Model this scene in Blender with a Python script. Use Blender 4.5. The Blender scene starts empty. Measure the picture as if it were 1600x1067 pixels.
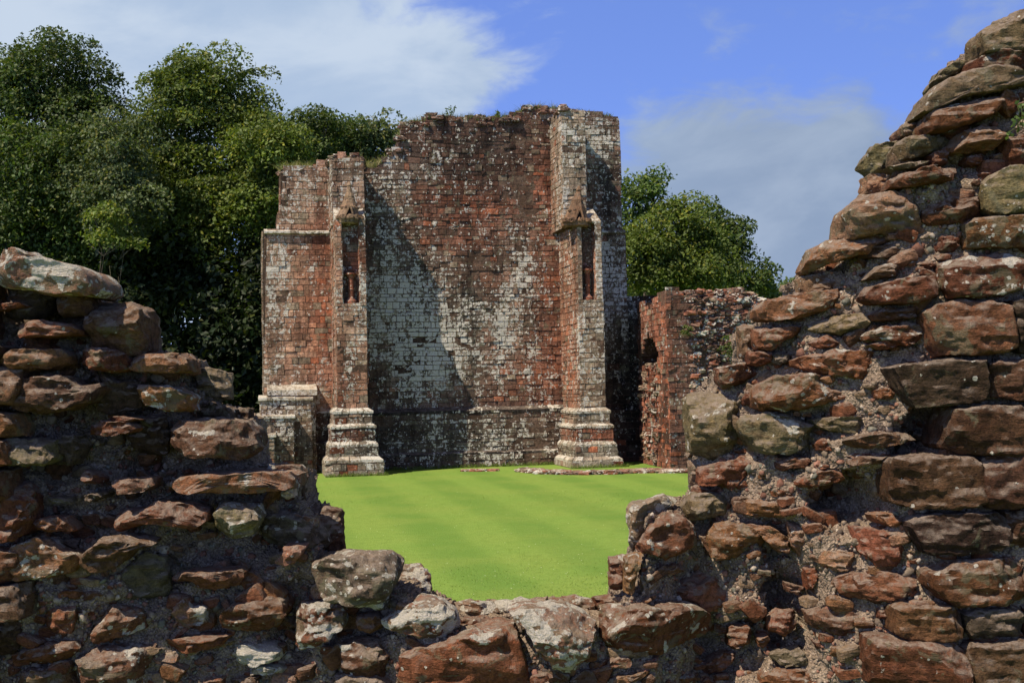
import bpy, math, random
import numpy as np
from mathutils import Vector, Matrix

# ------------------------------------------------------------------ camera
sc = bpy.context.scene
COL = sc.collection
F, CX, CY = 1900.0, 800.0, 533.5
EYE = 3.7
PITCH = math.atan(76.5 / F)
ROLL = math.radians(1.2)
fwd = Vector((0, math.cos(PITCH), math.sin(PITCH)))
up0 = Vector((0, -math.sin(PITCH), math.cos(PITCH)))
r0 = Vector((1, 0, 0))
RT = r0 * math.cos(ROLL) - up0 * math.sin(ROLL)
UP = up0 * math.cos(ROLL) + r0 * math.sin(ROLL)
cam_d = bpy.data.cameras.new('camera')
cam = bpy.data.objects.new('camera', cam_d)
COL.objects.link(cam)
cam.matrix_world = Matrix(((RT.x, UP.x, -fwd.x, 0), (RT.y, UP.y, -fwd.y, 0),
                           (RT.z, UP.z, -fwd.z, EYE), (0, 0, 0, 1)))
cam_d.sensor_width = 36
cam_d.lens = 36 * F / 1600
cam_d.clip_end = 5000
sc.camera = cam
sc.view_settings.view_transform = 'Standard'
sc.view_settings.look = 'None'
sc.view_settings.gamma = 1
sc.view_settings.exposure = 0.35

fw_, rt_, up_ = np.array(fwd), np.array(RT), np.array(UP)
EYEV = np.array((0, 0, EYE))

def ray(px, py):
    px = np.asarray(px, float); py = np.asarray(py, float)
    return fw_ + rt_ * ((px - CX) / F)[..., None] + up_ * (-(py - CY) / F)[..., None]

def P(px, py, Y):
    d = ray(px, py)
    t = np.asarray(Y, float) / d[..., 1]
    return EYEV + d * t[..., None]

def proj(p):
    q = np.asarray(p, float) - EYEV
    w = q @ fw_
    return CX + F * (q @ rt_) / w, CY - F * (q @ up_) / w

# ------------------------------------------------------------------ sun
TRAV = Vector((1.425, 1.325, -2.6)).normalized()
SUN_EL = math.asin(-TRAV.z)
SUN_ROT = math.atan2(-TRAV.x, -TRAV.y)
sd = bpy.data.lights.new('sun', 'SUN')
sd.energy = 5.0
sd.angle = math.radians(0.53)
sd.color = (1.0, 0.90, 0.74)
so = bpy.data.objects.new('sun', sd)
COL.objects.link(so)
so.rotation_euler = TRAV.to_track_quat('-Z', 'Y').to_euler()
so.location = (-20, -20, 40)

# ------------------------------------------------------------------ node helper
class NT:
    def __init__(s, tree):
        s.t = tree; s.n = tree.nodes; s.l = tree.links
    def node(s, typ, **kw):
        nd = s.n.new(typ)
        for k, v in kw.items():
            setattr(nd, k, v)
        return nd
    def put(s, sock, v):
        if isinstance(v, bpy.types.NodeSocket): s.l.new(v, sock)
        elif v is not None: sock.default_value = v
    def math(s, op, a, b=None, c=None, clamp=False):
        nd = s.node('ShaderNodeMath', operation=op, use_clamp=clamp)
        s.put(nd.inputs[0], a)
        if b is not None: s.put(nd.inputs[1], b)
        if c is not None: s.put(nd.inputs[2], c)
        return nd.outputs[0]
    def vmath(s, op, a, b=None):
        nd = s.node('ShaderNodeVectorMath', operation=op)
        s.put(nd.inputs[0], a)
        if b is not None: s.put(nd.inputs[1], b)
        return nd
    def mix(s, f, a, b, mode='MIX'):
        nd = s.node('ShaderNodeMix', data_type='RGBA', blend_type=mode)
        s.put(nd.inputs[0], f)
        for i, v in ((6, a), (7, b)):
            if isinstance(v, tuple) and len(v) == 3: v = (*v, 1)
            s.put(nd.inputs[i], v)
        return nd.outputs[2]
    def noise(s, vec, scale, detail=3, rough=0.55, dist=0.0):
        nd = s.node('ShaderNodeTexNoise')
        s.put(nd.inputs['Vector'], vec)
        nd.inputs['Scale'].default_value = scale
        nd.inputs['Detail'].default_value = detail
        nd.inputs['Roughness'].default_value = rough
        nd.inputs['Distortion'].default_value = dist
        return nd.outputs['Fac']
    def voro(s, vec, scale, feature='F1'):
        nd = s.node('ShaderNodeTexVoronoi', feature=feature)
        s.put(nd.inputs['Vector'], vec)
        nd.inputs['Scale'].default_value = scale
        return nd
    def ramp(s, v, lo, hi, a=0.0, b=1.0):
        nd = s.node('ShaderNodeMapRange', interpolation_type='SMOOTHSTEP')
        s.put(nd.inputs[0], v); s.put(nd.inputs[1], lo); s.put(nd.inputs[2], hi)
        s.put(nd.inputs[3], a); s.put(nd.inputs[4], b)
        return nd.outputs[0]

# ------------------------------------------------------------------ world
world = bpy.data.worlds.new('World')
sc.world = world
world.use_nodes = True
W = NT(world.node_tree)
W.n.clear()
tc = W.node('ShaderNodeTexCoord')
D = tc.outputs['Generated']
sep = W.node('ShaderNodeSeparateXYZ'); W.put(sep.inputs[0], D)
# look a little higher into the sky model, away from its white horizon band
zz = W.math('MULTIPLY_ADD', sep.outputs[2], 1.2, 0.24)
cmb = W.node('ShaderNodeCombineXYZ')
W.put(cmb.inputs[0], sep.outputs[0]); W.put(cmb.inputs[1], sep.outputs[1]); W.put(cmb.inputs[2], zz)
sky = W.node('ShaderNodeTexSky', sky_type='NISHITA')
sky.sun_disc = False
sky.sun_elevation = SUN_EL
sky.sun_rotation = SUN_ROT
sky.air_density = 1.0; sky.dust_density = 0.4; sky.ozone_density = 2.0
W.put(sky.inputs[0], W.vmath('NORMALIZE', cmb.outputs[0]).outputs[0])
blue = W.mix(W.ramp(sep.outputs[2], 0.3, 0.7), W.mix(1.0, sky.outputs[0], (2.5, 2.6, 3.75), 'MULTIPLY'), W.mix(1.0, sky.outputs[0], (1.05, .68, .42), 'MULTIPLY'))
def blob(px, py, rad, soft=1.0):
    c = ray(px, py); c = c / np.linalg.norm(c)
    sub = W.vmath('SUBTRACT', D, tuple(c)).outputs[0]
    sc_ = W.vmath('MULTIPLY', sub, (1.0, 1.0, 1.5)).outputs[0]
    ln = W.vmath('LENGTH', sc_).outputs['Value']
    return W.ramp(ln, rad / F, rad * 0.1 / F)
mask = None
for (px, py, r_, a_) in ((-100, 150, 900, .88), (250, -200, 560, 0.75), (420, 40, 330, 0.40), (700, 120, 170, 0.7), (560, 170, 240, 0.5), (150, 120, 400, 0.5),
                         (1200, 330, 420, 0.62), (1350, 420, 500, 0.5), (1050, 260, 260, 0.4), (440, 97, 70, -0.75), (600, 60, 90, -.25), (1500, 80, 330, 0.22), (860, 330, 200, 0.4)):
    b_ = W.math('MULTIPLY', blob(px, py, r_), a_)
    mask = b_ if mask is None else W.math('ADD', mask, b_)
stretch = W.vmath('MULTIPLY', D, (1.0, 1.0, 2.2)).outputs[0]
n1 = W.noise(stretch, 7.0, 6, 0.55, 0.4)
n2 = W.noise(stretch, 2.6, 5, 0.5, 0.6)
cm = W.math('ADD', mask, W.math('MULTIPLY', W.math('SUBTRACT', n1, 0.5), 1.5))
n3 = W.noise(stretch, 20.0, 6, 0.6, 0.5)
cm = W.math('ADD', cm, W.math('MULTIPLY', W.math('SUBTRACT', n2, 0.5), 0.9))
cm = W.math('ADD', cm, W.math('MULTIPLY', W.math('SUBTRACT', n3, 0.5), 0.8))
cf = W.ramp(cm, 0.22, 0.78, 0.0, 0.95)
grey = W.ramp(sep.outputs[0], -0.1, 0.22)
ccol = W.mix(grey, (6.2, 7.9, 10.4), (3.9, 5.1, 7.1))
ccol = W.mix(W.math('MULTIPLY', W.ramp(n1, 0.40, 0.70, 0.0, 0.7), W.math('SUBTRACT', 1.0, W.math('MULTIPLY', grey, 0.65))), ccol, (9.4, 10.7, 12.2))
skyc = W.mix(cf, blue, ccol)
bg = W.node('ShaderNodeBackground')
W.put(bg.inputs[0], skyc); bg.inputs[1].default_value = 0.055
out = W.node('ShaderNodeOutputWorld'); W.l.new(bg.outputs[0], out.inputs[0])

# ------------------------------------------------------------------ numeric helpers
def _h(ix, iy, iz, seed):
    h = (ix.astype(np.int64) * 374761393 + iy.astype(np.int64) * 668265263 + iz.astype(np.int64) * 2147483647 + seed * 974711) & 0xffffffff
    h = ((h ^ (h >> 13)) * 1274126177) & 0xffffffff
    h = ((h ^ (h >> 16)) * 2246822519) & 0xffffffff
    return ((h ^ (h >> 15)) & 0xffff) / 32767.5 - 1.0

def vn(p, scale, seed=0):
    q = np.asarray(p, float) / scale + 1000.37
    i = np.floor(q); f = q - i; f = f * f * (3 - 2 * f)
    i = i.astype(np.int64)
    x, y, z = i[:, 0], i[:, 1], i[:, 2]; fx, fy, fz = f[:, 0], f[:, 1], f[:, 2]
    r = 0
    for a in (0, 1):
        for b in (0, 1):
            for c in (0, 1):
                w = (fx if a else 1 - fx) * (fy if b else 1 - fy) * (fz if c else 1 - fz)
                r = r + w * _h(x + a, y + b, z + c, seed)
    return r

def vn3(p, scale, seed=0):
    return np.stack([vn(p, scale, seed), vn(p, scale, seed + 71), vn(p, scale, seed + 137)], 1)

def mk(name, V, Fs, mat, tint=None, lich=None, smooth=False, parent=None, origin=None):
    """one mesh object; V (N,3) world coordinates, Fs list of (M,k) index arrays"""
    V = np.asarray(V, np.float32)
    if not isinstance(Fs, list): Fs = [Fs]
    Fs = [np.asarray(f, np.int32) for f in Fs if len(f)]
    if origin is None:
        origin = (V.min(0) + V.max(0)) / 2; origin[2] = V[:, 2].min()
    origin = np.asarray(origin, float)
    me = bpy.data.meshes.new(name)
    me.vertices.add(len(V)); me.vertices.foreach_set('co', (V - origin).astype(np.float32).ravel())
    nl = sum(f.size for f in Fs); nf = sum(len(f) for f in Fs)
    me.loops.add(nl); me.loops.foreach_set('vertex_index', np.concatenate([f.ravel() for f in Fs]))
    me.polygons.add(nf)
    tot = np.concatenate([np.full(len(f), f.shape[1]) for f in Fs])
    st = np.concatenate([[0], np.cumsum(tot)[:-1]])
    me.polygons.foreach_set('loop_start', st.astype(np.int32))
    me.polygons.foreach_set('loop_total', tot.astype(np.int32))
    me.update(calc_edges=True)
    me.validate()
    me.polygons.foreach_set('use_smooth', np.full(len(me.polygons), smooth))
    if tint is not None:
        a = me.attributes.new('tint', 'FLOAT_COLOR', 'POINT')
        t = np.ones((len(V), 4), np.float32); t[:, :3] = tint
        a.data.foreach_set('color', t.ravel())
    a = me.attributes.new('lich', 'FLOAT', 'POINT')
    a.data.foreach_set('value', np.broadcast_to(np.asarray(0.0 if lich is None else lich, np.float32), (len(V),)).copy())
    me.materials.append(mat)
    o = bpy.data.objects.new(name, me)
    COL.objects.link(o)
    if parent is not None:
        o.parent = parent
        po = np.array(parent['_o'])
        o.location = tuple(origin - po)
    else:
        o.location = tuple(origin)
    o['_o'] = [float(v) for v in origin]
    return o

def thing(name, label, cat, loc, group=None):
    o = bpy.data.objects.new(name, None); COL.objects.link(o)
    o.location = tuple(float(v) for v in loc); o['_o'] = [float(v) for v in loc]
    o['label'] = label; o['category'] = cat
    if group: o['group'] = group
    return o

def tag(o, label, cat, group=None, kind=None):
    o['label'] = label; o['category'] = cat
    if group: o['group'] = group
    if kind: o['kind'] = kind
    return o

class MB:
    def __init__(s): s.v = []; s.q = []; s.t = []; s.c = []; s.l = []; s.n = 0
    def add(s, V, quads=None, tris=None, tint=(.3, .2, .15), lich=0.0):
        V = np.asarray(V, float); n = len(V)
        s.v.append(V)
        if quads is not None and len(quads): s.q.append(np.asarray(quads) + s.n)
        if tris is not None and len(tris): s.t.append(np.asarray(tris) + s.n)
        s.c.append(np.broadcast_to(np.asarray(tint, float), (n, 3))); s.l.append(np.broadcast_to(np.asarray(lich, float), (n,)))
        s.n += n
    def build(s, name, mat, parent=None, smooth=False, origin=None):
        if mat is M_MASON:
            A_ = np.concatenate(s.v); A_ = A_ + (0.030 * vn3(A_, 1.3, 41) + 0.014 * vn3(A_, .42, 42)) * np.clip(A_[:, 2:3] * 2, 0, 1)
            s.v = [A_]
        Fs = []
        if s.q: Fs.append(np.concatenate(s.q))
        if s.t: Fs.append(np.concatenate(s.t))
        return mk(name, np.concatenate(s.v), Fs, mat, np.concatenate(s.c), np.concatenate(s.l), smooth, parent, origin)

# ------------------------------------------------------------------ materials
def new_mat(name):
    m = bpy.data.materials.new(name); m.use_nodes = True
    t = NT(m.node_tree); t.n.clear()
    b = t.node('ShaderNodeBsdfPrincipled'); o = t.node('ShaderNodeOutputMaterial')
    t.l.new(b.outputs[0], o.inputs[0])
    b.inputs['Roughness'].default_value = 0.9
    b.inputs['Specular IOR Level'].default_value = 0.12
    return m, t, b

def attr(t, n, col=True):
    nd = t.node('ShaderNodeAttribute', attribute_name=n)
    return nd.outputs['Color' if col else 'Fac']

def mat_stone(name, k, bump=0.5, bd=0.01, speck=1.0, big=1.0, masonry=False):
    CRUST_LIT = 0.40 if masonry else 0.80
    """k scales every pattern: 1 = hand sized stones close by"""
    m, t, b = new_mat(name)
    pos = t.node('ShaderNodeNewGeometry').outputs['Position']
    tint = attr(t, 'tint'); lich = attr(t, 'lich', False)
    n_big = t.noise(pos, 5.0 * k, 4, 0.6, 0.3)
    n_mid = t.noise(pos, 24 * k, 6, 0.70)
    n_fine = t.noise(pos, 85 * k, 5, 0.75)
    bed = t.noise(t.vmath('MULTIPLY', pos, (0.25, 0.25, 1.5)).outputs[0], 26 * k, 4, 0.6, 0.8)
    c = t.mix(t.ramp(n_big, 0.3, 0.7), t.mix(1, tint, (0.72, 0.62, 0.55), 'MULTIPLY'), t.mix(1, tint, (1.25, 1.2, 1.15), 'MULTIPLY'))
    c = t.mix(t.ramp(n_mid, 0.47, 0.60, 0, 0.68), c, t.mix(1, tint, (0.36, 0.33, 0.33), 'MULTIPLY'))
    c = t.mix(t.ramp(n_mid, 0.44, 0.34, 0, 0.55), c, t.mix(1, tint, (1.7, 1.45, 1.3), 'MULTIPLY'))
    c = t.mix(t.ramp(bed, 0.5, 0.75, 0, 0.35), c, t.mix(1, tint, (1.6, 1.15, 0.95), 'MULTIPLY'))
    c = t.mix(t.ramp(n_fine, 0.42, 0.60, 0.0, 0.62), c, t.mix(1, c, (0.55, 0.55, 0.55), 'MULTIPLY'))
    # algae and crust, grey green
    gn = t.noise(pos, 8.5 * k, 5, 0.65, 0.6)
    gm = t.ramp(t.math('ADD', gn, t.math('MULTIPLY', lich, 0.10)), 0.60, 0.66, 0, 0.55)
    c = t.mix(gm, c, (0.17, 0.155, 0.095))
    # white lichen: big patches and small round spots
    wn = t.noise(pos, 7.0 * k * big, 8, 0.60, 0.35)
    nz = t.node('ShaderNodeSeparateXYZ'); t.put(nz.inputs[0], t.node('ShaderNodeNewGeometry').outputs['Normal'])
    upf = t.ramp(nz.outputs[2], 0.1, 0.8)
    # upward faces painted paler: lichen crust plus the sunlit look of stone tops
    c = t.mix(t.math('MULTIPLY', t.math('MULTIPLY', upf, t.ramp(n_mid, 0.3, 0.65)), CRUST_LIT), c, (0.40, 0.31, 0.24))
    if masonry:
        wn2 = t.noise(pos, 6.5, 6, 0.72, 0.3)
        wm = t.ramp(t.math('ADD', wn2, t.math('MULTIPLY', lich, 0.25)), 0.655, 0.69)
        dk = t.noise(t.vmath('MULTIPLY', pos, (1, 1, .16)).outputs[0], 1.1, 6, 0.68)
        ws = t.noise(t.vmath('MULTIPLY', pos, (1, 1, .22)).outputs[0], 1.7, 5, 0.65)
        wm = t.ramp(t.math('ADD', t.math('ADD', wn2, t.math('MULTIPLY', t.math('SUBTRACT', ws, .5), .52)), t.math('MULTIPLY', lich, 0.25)), 0.65, 0.685)
        c = t.mix(t.ramp(dk, .50, .58, 0, .60), c, t.mix(1, c, (.33, .33, .34), 'MULTIPLY'))
    else:
        wm = t.ramp(t.math('ADD', t.math('ADD', wn, t.math('MULTIPLY', upf, 0.05)), t.math('MULTIPLY', lich, 0.155)), 0.735, 0.76)
    vo = t.voro(pos, 30 * k if not masonry else 7.5)
    rad = t.math('MULTIPLY', t.math('SUBTRACT', t.math('ADD', t.noise(vo.outputs['Position'], 31.7 * k, 2, 0.5), t.math('MULTIPLY', lich, 0.14)), 0.625 if not masonry else 0.57), 2.4 * speck)
    dd = t.math('ADD', vo.outputs['Distance'], t.math('MULTIPLY', t.math('SUBTRACT', n_fine, 0.5), 0.55))
    sp = t.ramp(t.math('SUBTRACT', rad, dd), -0.015, 0.03)
    wm = t.math('MAXIMUM', wm, sp)
    wcol = t.mix(t.ramp(n_fine, 0.3, 0.7), (0.66, 0.60, 0.52), (0.40, 0.37, 0.29))
    c = t.mix(t.math('MULTIPLY', wm, 0.92), c, wcol)
    t.put(b.inputs['Base Color'], c)
    h = t.math('ADD', t.math('MULTIPLY', n_mid, 1.3), t.math('MULTIPLY', n_fine, 0.6))
    h = t.math('ADD', h, t.math('MULTIPLY', bed, 0.8))
    h = t.math('ADD', h, t.math('MULTIPLY', wm, 0.12))
    bp = t.node('ShaderNodeBump'); bp.inputs['Strength'].default_value = bump; bp.inputs['Distance'].default_value = bd
    t.put(bp.inputs['Height'], h); t.put(b.inputs['Normal'], bp.outputs[0])
    return m

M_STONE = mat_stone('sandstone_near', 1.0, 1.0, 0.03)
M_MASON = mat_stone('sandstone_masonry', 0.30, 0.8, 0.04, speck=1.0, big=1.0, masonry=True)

def mat_mortar():
    m, t, b = new_mat('lime_mortar')
    pos = t.node('ShaderNodeNewGeometry').outputs['Position']
    n1_ = t.noise(pos, 9, 5, 0.6); n2_ = t.noise(pos, 60, 5, 0.7)
    v = t.voro(pos, 75)
    c = t.mix(t.ramp(n1_, 0.3, 0.7), (0.19, 0.130, 0.090), (0.36, 0.27, 0.19))
    c = t.mix(t.ramp(v.outputs['Distance'], 0.25, 0.6, 0, 0.6), c, (0.10, 0.075, 0.055))
    c = t.mix(t.ramp(n2_, 0.45, 0.75, 0, 0.5), c, (0.52, 0.41, 0.31))
    t.put(b.inputs['Base Color'], c)
    h = t.math('SUBTRACT', t.math('MULTIPLY', n2_, 0.8), v.outputs['Distance'])
    bp = t.node('ShaderNodeBump'); bp.inputs['Strength'].default_value = 1.0; bp.inputs['Distance'].default_value = 0.012
    t.put(bp.inputs['Height'], h); t.put(b.inputs['Normal'], bp.outputs[0])
    return m
M_MORTAR = mat_mortar()

def mat_pebble():
    m, t, b = new_mat('pebble')
    pos = t.node('ShaderNodeNewGeometry').outputs['Position']
    n = t.noise(pos, 90, 4, 0.7)
    c = t.mix(t.ramp(n, 0.3, 0.7), attr(t, 'tint'), t.mix(1, attr(t, 'tint'), (0.6, 0.58, 0.55), 'MULTIPLY'))
    t.put(b.inputs['Base Color'], c)
    b.inputs['Roughness'].default_value = 0.8
    return m
M_PEB = mat_pebble()

def mat_leaf(name, rough=0.55, trans=0.35):
    m, t, b = new_mat(name)
    tint = attr(t, 'tint')
    t.put(b.inputs['Base Color'], tint)
    b.inputs['Roughness'].default_value = rough
    b.inputs['Specular IOR Level'].default_value = 0.35
    tr = t.node('ShaderNodeBsdfTranslucent')
    t.put(tr.inputs[0], t.mix(1, tint, (1.25, 1.35, 0.5), 'MULTIPLY'))
    mx = t.node('ShaderNodeMixShader'); mx.inputs[0].default_value = trans
    t.l.new(b.outputs[0], mx.inputs[1]); t.l.new(tr.outputs[0], mx.inputs[2])
    o = [n for n in t.n if n.type == 'OUTPUT_MATERIAL'][0]
    t.l.new(mx.outputs[0], o.inputs[0])
    return m
M_LEAF = mat_leaf('leaf')
M_BLADE = mat_leaf('grass_blade', 0.6, 0.3)

def mat_bark():
    m, t, b = new_mat('bark')
    pos = t.node('ShaderNodeNewGeometry').outputs['Position']
    n = t.noise(t.vmath('MULTIPLY', pos, (1, 1, 0.25)).outputs[0], 6, 5, 0.65)
    t.put(b.inputs['Base Color'], t.mix(n, (0.05, 0.038, 0.028), (0.16, 0.13, 0.10)))
    bp = t.node('ShaderNodeBump'); bp.inputs['Distance'].default_value = 0.05
    t.put(bp.inputs['Height'], n); t.put(b.inputs['Normal'], bp.outputs[0])
    return m
M_BARK = mat_bark()

def mat_lawn():
    m, t, b = new_mat('lawn_grass')
    pos = t.node('ShaderNodeNewGeometry').outputs['Position']
    sx = t.node('ShaderNodeSeparateXYZ'); t.put(sx.inputs[0], pos)
    # mown bands, running away to the far left
    band = t.math('ADD', t.math('MULTIPLY', sx.outputs[0], 0.978), t.math('MULTIPLY', sx.outputs[1], 0.21))
    band = t.math('ADD', band, t.math('MULTIPLY', t.noise(pos, 0.25, 2, 0.5), 0.5))
    st = t.math('SINE', t.math('MULTIPLY', band, 2.3))
    a = t.noise(pos, 0.35, 4, 0.6); c_ = t.noise(pos, 3.5, 5, 0.65)
    d_ = t.noise(t.vmath('MULTIPLY', pos, (1.0, 0.4, 1)).outputs[0], 28, 4, 0.7)
    g = t.mix(t.ramp(st, -0.7, 0.7), (0.140, 0.243, 0.045), (0.195, 0.300, 0.058))
    g = t.mix(t.ramp(a, 0.35, 0.7, 0, 0.5), g, (0.26, 0.32, 0.07))
    g = t.mix(t.ramp(c_, 0.40, 0.72, 0, 0.45), g, (0.128, 0.205, 0.030))
    g = t.mix(t.ramp(d_, 0.40, 0.68, 0, 0.5), g, (0.118, 0.198, 0.03))
    g = t.mix(t.ramp(t.noise(pos, 0.8, 5, 0.7), 0.66, 0.74, 0, 0.35), g, (0.22, 0.22, 0.06))
    t.put(b.inputs['Base Color'], g)
    bp = t.node('ShaderNodeBump'); bp.inputs['Strength'].default_value = 0.8; bp.inputs['Distance'].default_value = 0.03
    t.put(bp.inputs['Height'], t.math('ADD', d_, t.math('MULTIPLY', c_, 0.5))); t.put(b.inputs['Normal'], bp.outputs[0])
    b.inputs['Roughness'].default_value = 0.7
    b.inputs['Specular IOR Level'].default_value = 0.05
    return m
M_LAWN = mat_lawn()

# ------------------------------------------------------------------ ground
rng = np.random.default_rng(7)
def ground():
    xs = np.concatenate([[-900, -400, -150], np.linspace(-60, 60, 121), [150, 400, 900]])
    ys = np.concatenate([[-60, -20], np.linspace(0, 110, 111), [160, 300, 600, 1400]])
    X, Y = np.meshgrid(xs, ys, indexing='ij')
    pts = np.stack([X.ravel(), Y.ravel(), np.zeros(X.size)], 1)
    amp = np.clip((pts[:, 1] - 12) / 20, 0, 1)
    pts[:, 2] = 0.04 * vn(pts, 9.0, 3) * amp
    # rising wooded bank behind the ruin, left
    pts[:, 2] += np.clip((pts[:, 1] - 66) / 30, 0, 1) * 2.0
    nx, ny = len(xs), len(ys)
    i = np.arange(nx * ny).reshape(nx, ny)
    q = np.stack([i[:-1, :-1], i[1:, :-1], i[1:, 1:], i[:-1, 1:]], -1).reshape(-1, 4)
    o = mk('ground', pts, q, M_LAWN, smooth=True, origin=(0, 30, 0))
    tag(o, 'bright green mown lawn in soft bands', 'lawn', kind='structure')
ground()

# ================================================================== FOREGROUND WALL
CROP = {'A': (0, 370, 3.048), 'B': (0, 700, 2.907), 'C': (380, 700, 2.907), 'D': (780, 740, 3.262),
        'E': (1180, 700, 2.907), 'F': (1180, 350, 2.883), 'G': (1180, 0, 2.883), 'H': (980, 430, 3.05), 'X': (0, 0, 1.0)}
XK = np.array([-5, -3.5, -2.45, -1.9, -1.25, -0.75, -0.4, 0.3, 0.68, 1.02, 1.35, 1.75, 2.0, 2.6, 5])
YK = np.array([5.75, 5.92, 6.10, 6.26, 6.48, 6.42, 6.33, 6.30, 6.42, 6.86, 6.66, 6.38, 6.14, 6.08, 5.9])
def Yface(x): return np.interp(x, XK, YK)
def face_from_px(px, py):
    Y = np.full(np.shape(px), 6.3)
    for _ in range(8):
        Y = Yface(P(px, py, Y)[..., 0])
    return Y
top_px = [(-420, 330), (-200, 360), (0, 402), (120, 425), (132, 470), (200, 492), (212, 548), (285, 565), (296, 625), (380, 665),
          (386, 738), (455, 748), (462, 800), (486, 815), (494, 880), (520, 900), (590, 912), (640, 935), (655, 968), (700, 992), (830, 985),
          (950, 988), (966, 985), (975, 938), (1005, 930), (1012, 880), (1018, 812), (1090, 790), (1118, 760), (1105, 720), (1112, 640), (1130, 590),
          (1180, 575), (1178, 520), (1222, 505), (1215, 478), (1272, 455), (1265, 432), (1286, 420), (1300, 404), (1352, 394), (1366, 352),
          (1420, 305), (1418, 275), (1412, 250), (1440, 222), (1458, 198), (1486, 172), (1498, 138), (1528, 112), (1560, 95),
          (1555, 50), (1592, 28), (1660, -10), (1900, -60)]
HOLLOW = [(1340, 780, 60, 42, .46), (1456, 672, 32, 40, .34), (1235, 955, 36, 70, .40), (1225, 860, 30, 40, .25), (1420, 690, 30, 30, .2), (330, 860, 75, 45, .16), (120, 650, 70, 50, .14),
          (230, 740, 70, 30, .14), (180, 625, 60, 25, .15), (60, 725, 50, 30, .14), (280, 610, 40, 40, .12), (100, 830, 60, 18, .12), (250, 900, 45, 30, .16), (415, 850, 30, 30, .12), (1300, 395, 45, 22, .2), (1480, 255, 50, 18, .16), (1400, 90, 30, 20, .1), (1330, 510, 35, 16, .14),
          (40, 480, 60, 20, .12), (460, 960, 40, 60, .14), (330, 700, 40, 40, .12), (1500, 190, 40, 30, .12), (1210, 700, 60, 25, .14),
          (1290, 660, 40, 20, .12), (560, 985, 60, 25, .12), (1150, 1010, 60, 40, .16), (1400, 520, 35, 22, .14), (1545, 130, 40, 15, .12)]
tp = np.array(top_px, float)
TY = face_from_px(tp[:, 0], tp[:, 1])
TP = P(tp[:, 0], tp[:, 1], TY)[:, [0, 2]]
TP[0, 0] = -4.4; TP[-1, 0] = 4.4
POLY = np.vstack([TP, [[4.4, -0.1], [-4.4, -0.1]]])
def inside(poly, x, z):
    r = np.zeros(x.shape, bool); n = len(poly); j = n - 1
    for i in range(n):
        xi, zi = poly[i]; xj, zj = poly[j]
        if zi != zj:
            c = ((zi > z) != (zj > z)) & (x < (xj - xi) * (z - zi) / (zj - zi) + xi)
            r ^= c
        j = i
    return r
def dist_line(pts, x, z):
    d = np.full(x.shape, 1e9)
    for a, b in zip(pts[:-1], pts[1:]):
        e = b - a; L = (e @ e) + 1e-9
        t_ = np.clip(((x - a[0]) * e[0] + (z - a[1]) * e[1]) / L, 0, 1)
        d = np.minimum(d, np.hypot(x - a[0] - t_ * e[0], z - a[1] - t_ * e[1]))
    return d
THICK = 0.78
def thick_at(x): return np.interp(x, [-1.75, -1.45, -0.6, 0.6, 1.2], [0.48, 0.62, 0.98, 0.98, 0.72])
def hollow_at(x, z, Y):
    px, py = proj(np.stack([x, Y, z], -1))
    h = np.zeros(x.shape)
    for (hx, hy, rx, ry, dpt) in HOLLOW:
        r = ((px - hx) / rx) ** 2 + ((py - hy) / ry) ** 2
        h = np.maximum(h, dpt * np.exp(-r ** 2 * 0.7))
    return h
def surf_y(x, z):
    x = np.asarray(x, float); z = np.asarray(z, float)
    Y = Yface(x)
    dl = dist_line(TP, x, z)
    coreness = np.interp(x, [-3, -0.9, 0.9, 1.2, 1.8, 2.1], [0.5, 0.5, 0.5, 1, 1, 0.3])
    Y = Y + np.interp(x, [-3, -1.6, -0.9, -.5, .8, 1.2, 1.8, 2.05], [.03, .03, .03, .02, .01, -.02, -.01, .012]) + np.interp(x, [-1.3, -.7], [1, 0]) * np.interp(z, [2.75, 3.15], [0, .15]) + 0.16 * coreness * np.exp(-(dl / 0.16)) + hollow_at(x, z, Y)
    p = np.stack([x.ravel(), np.zeros(x.size), z.ravel()], 1)
    return Y + (0.055 * vn(p, 0.30, 11) + 0.035 * vn(p, 0.13, 13)).reshape(x.shape)
def jag(Vp):
    d = 0.034 * vn3(Vp, 0.11, 5) + 0.016 * vn3(Vp, 0.045, 6) + 0.008 * vn3(Vp, 0.02, 7)
    d[:, 1] *= 1.3
    return Vp + d

WALL = thing('ruined_wall', 'broken red sandstone rubble wall in the foreground with a ragged gap open to the lawn', 'wall', (0, 6.6, 0))

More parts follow.
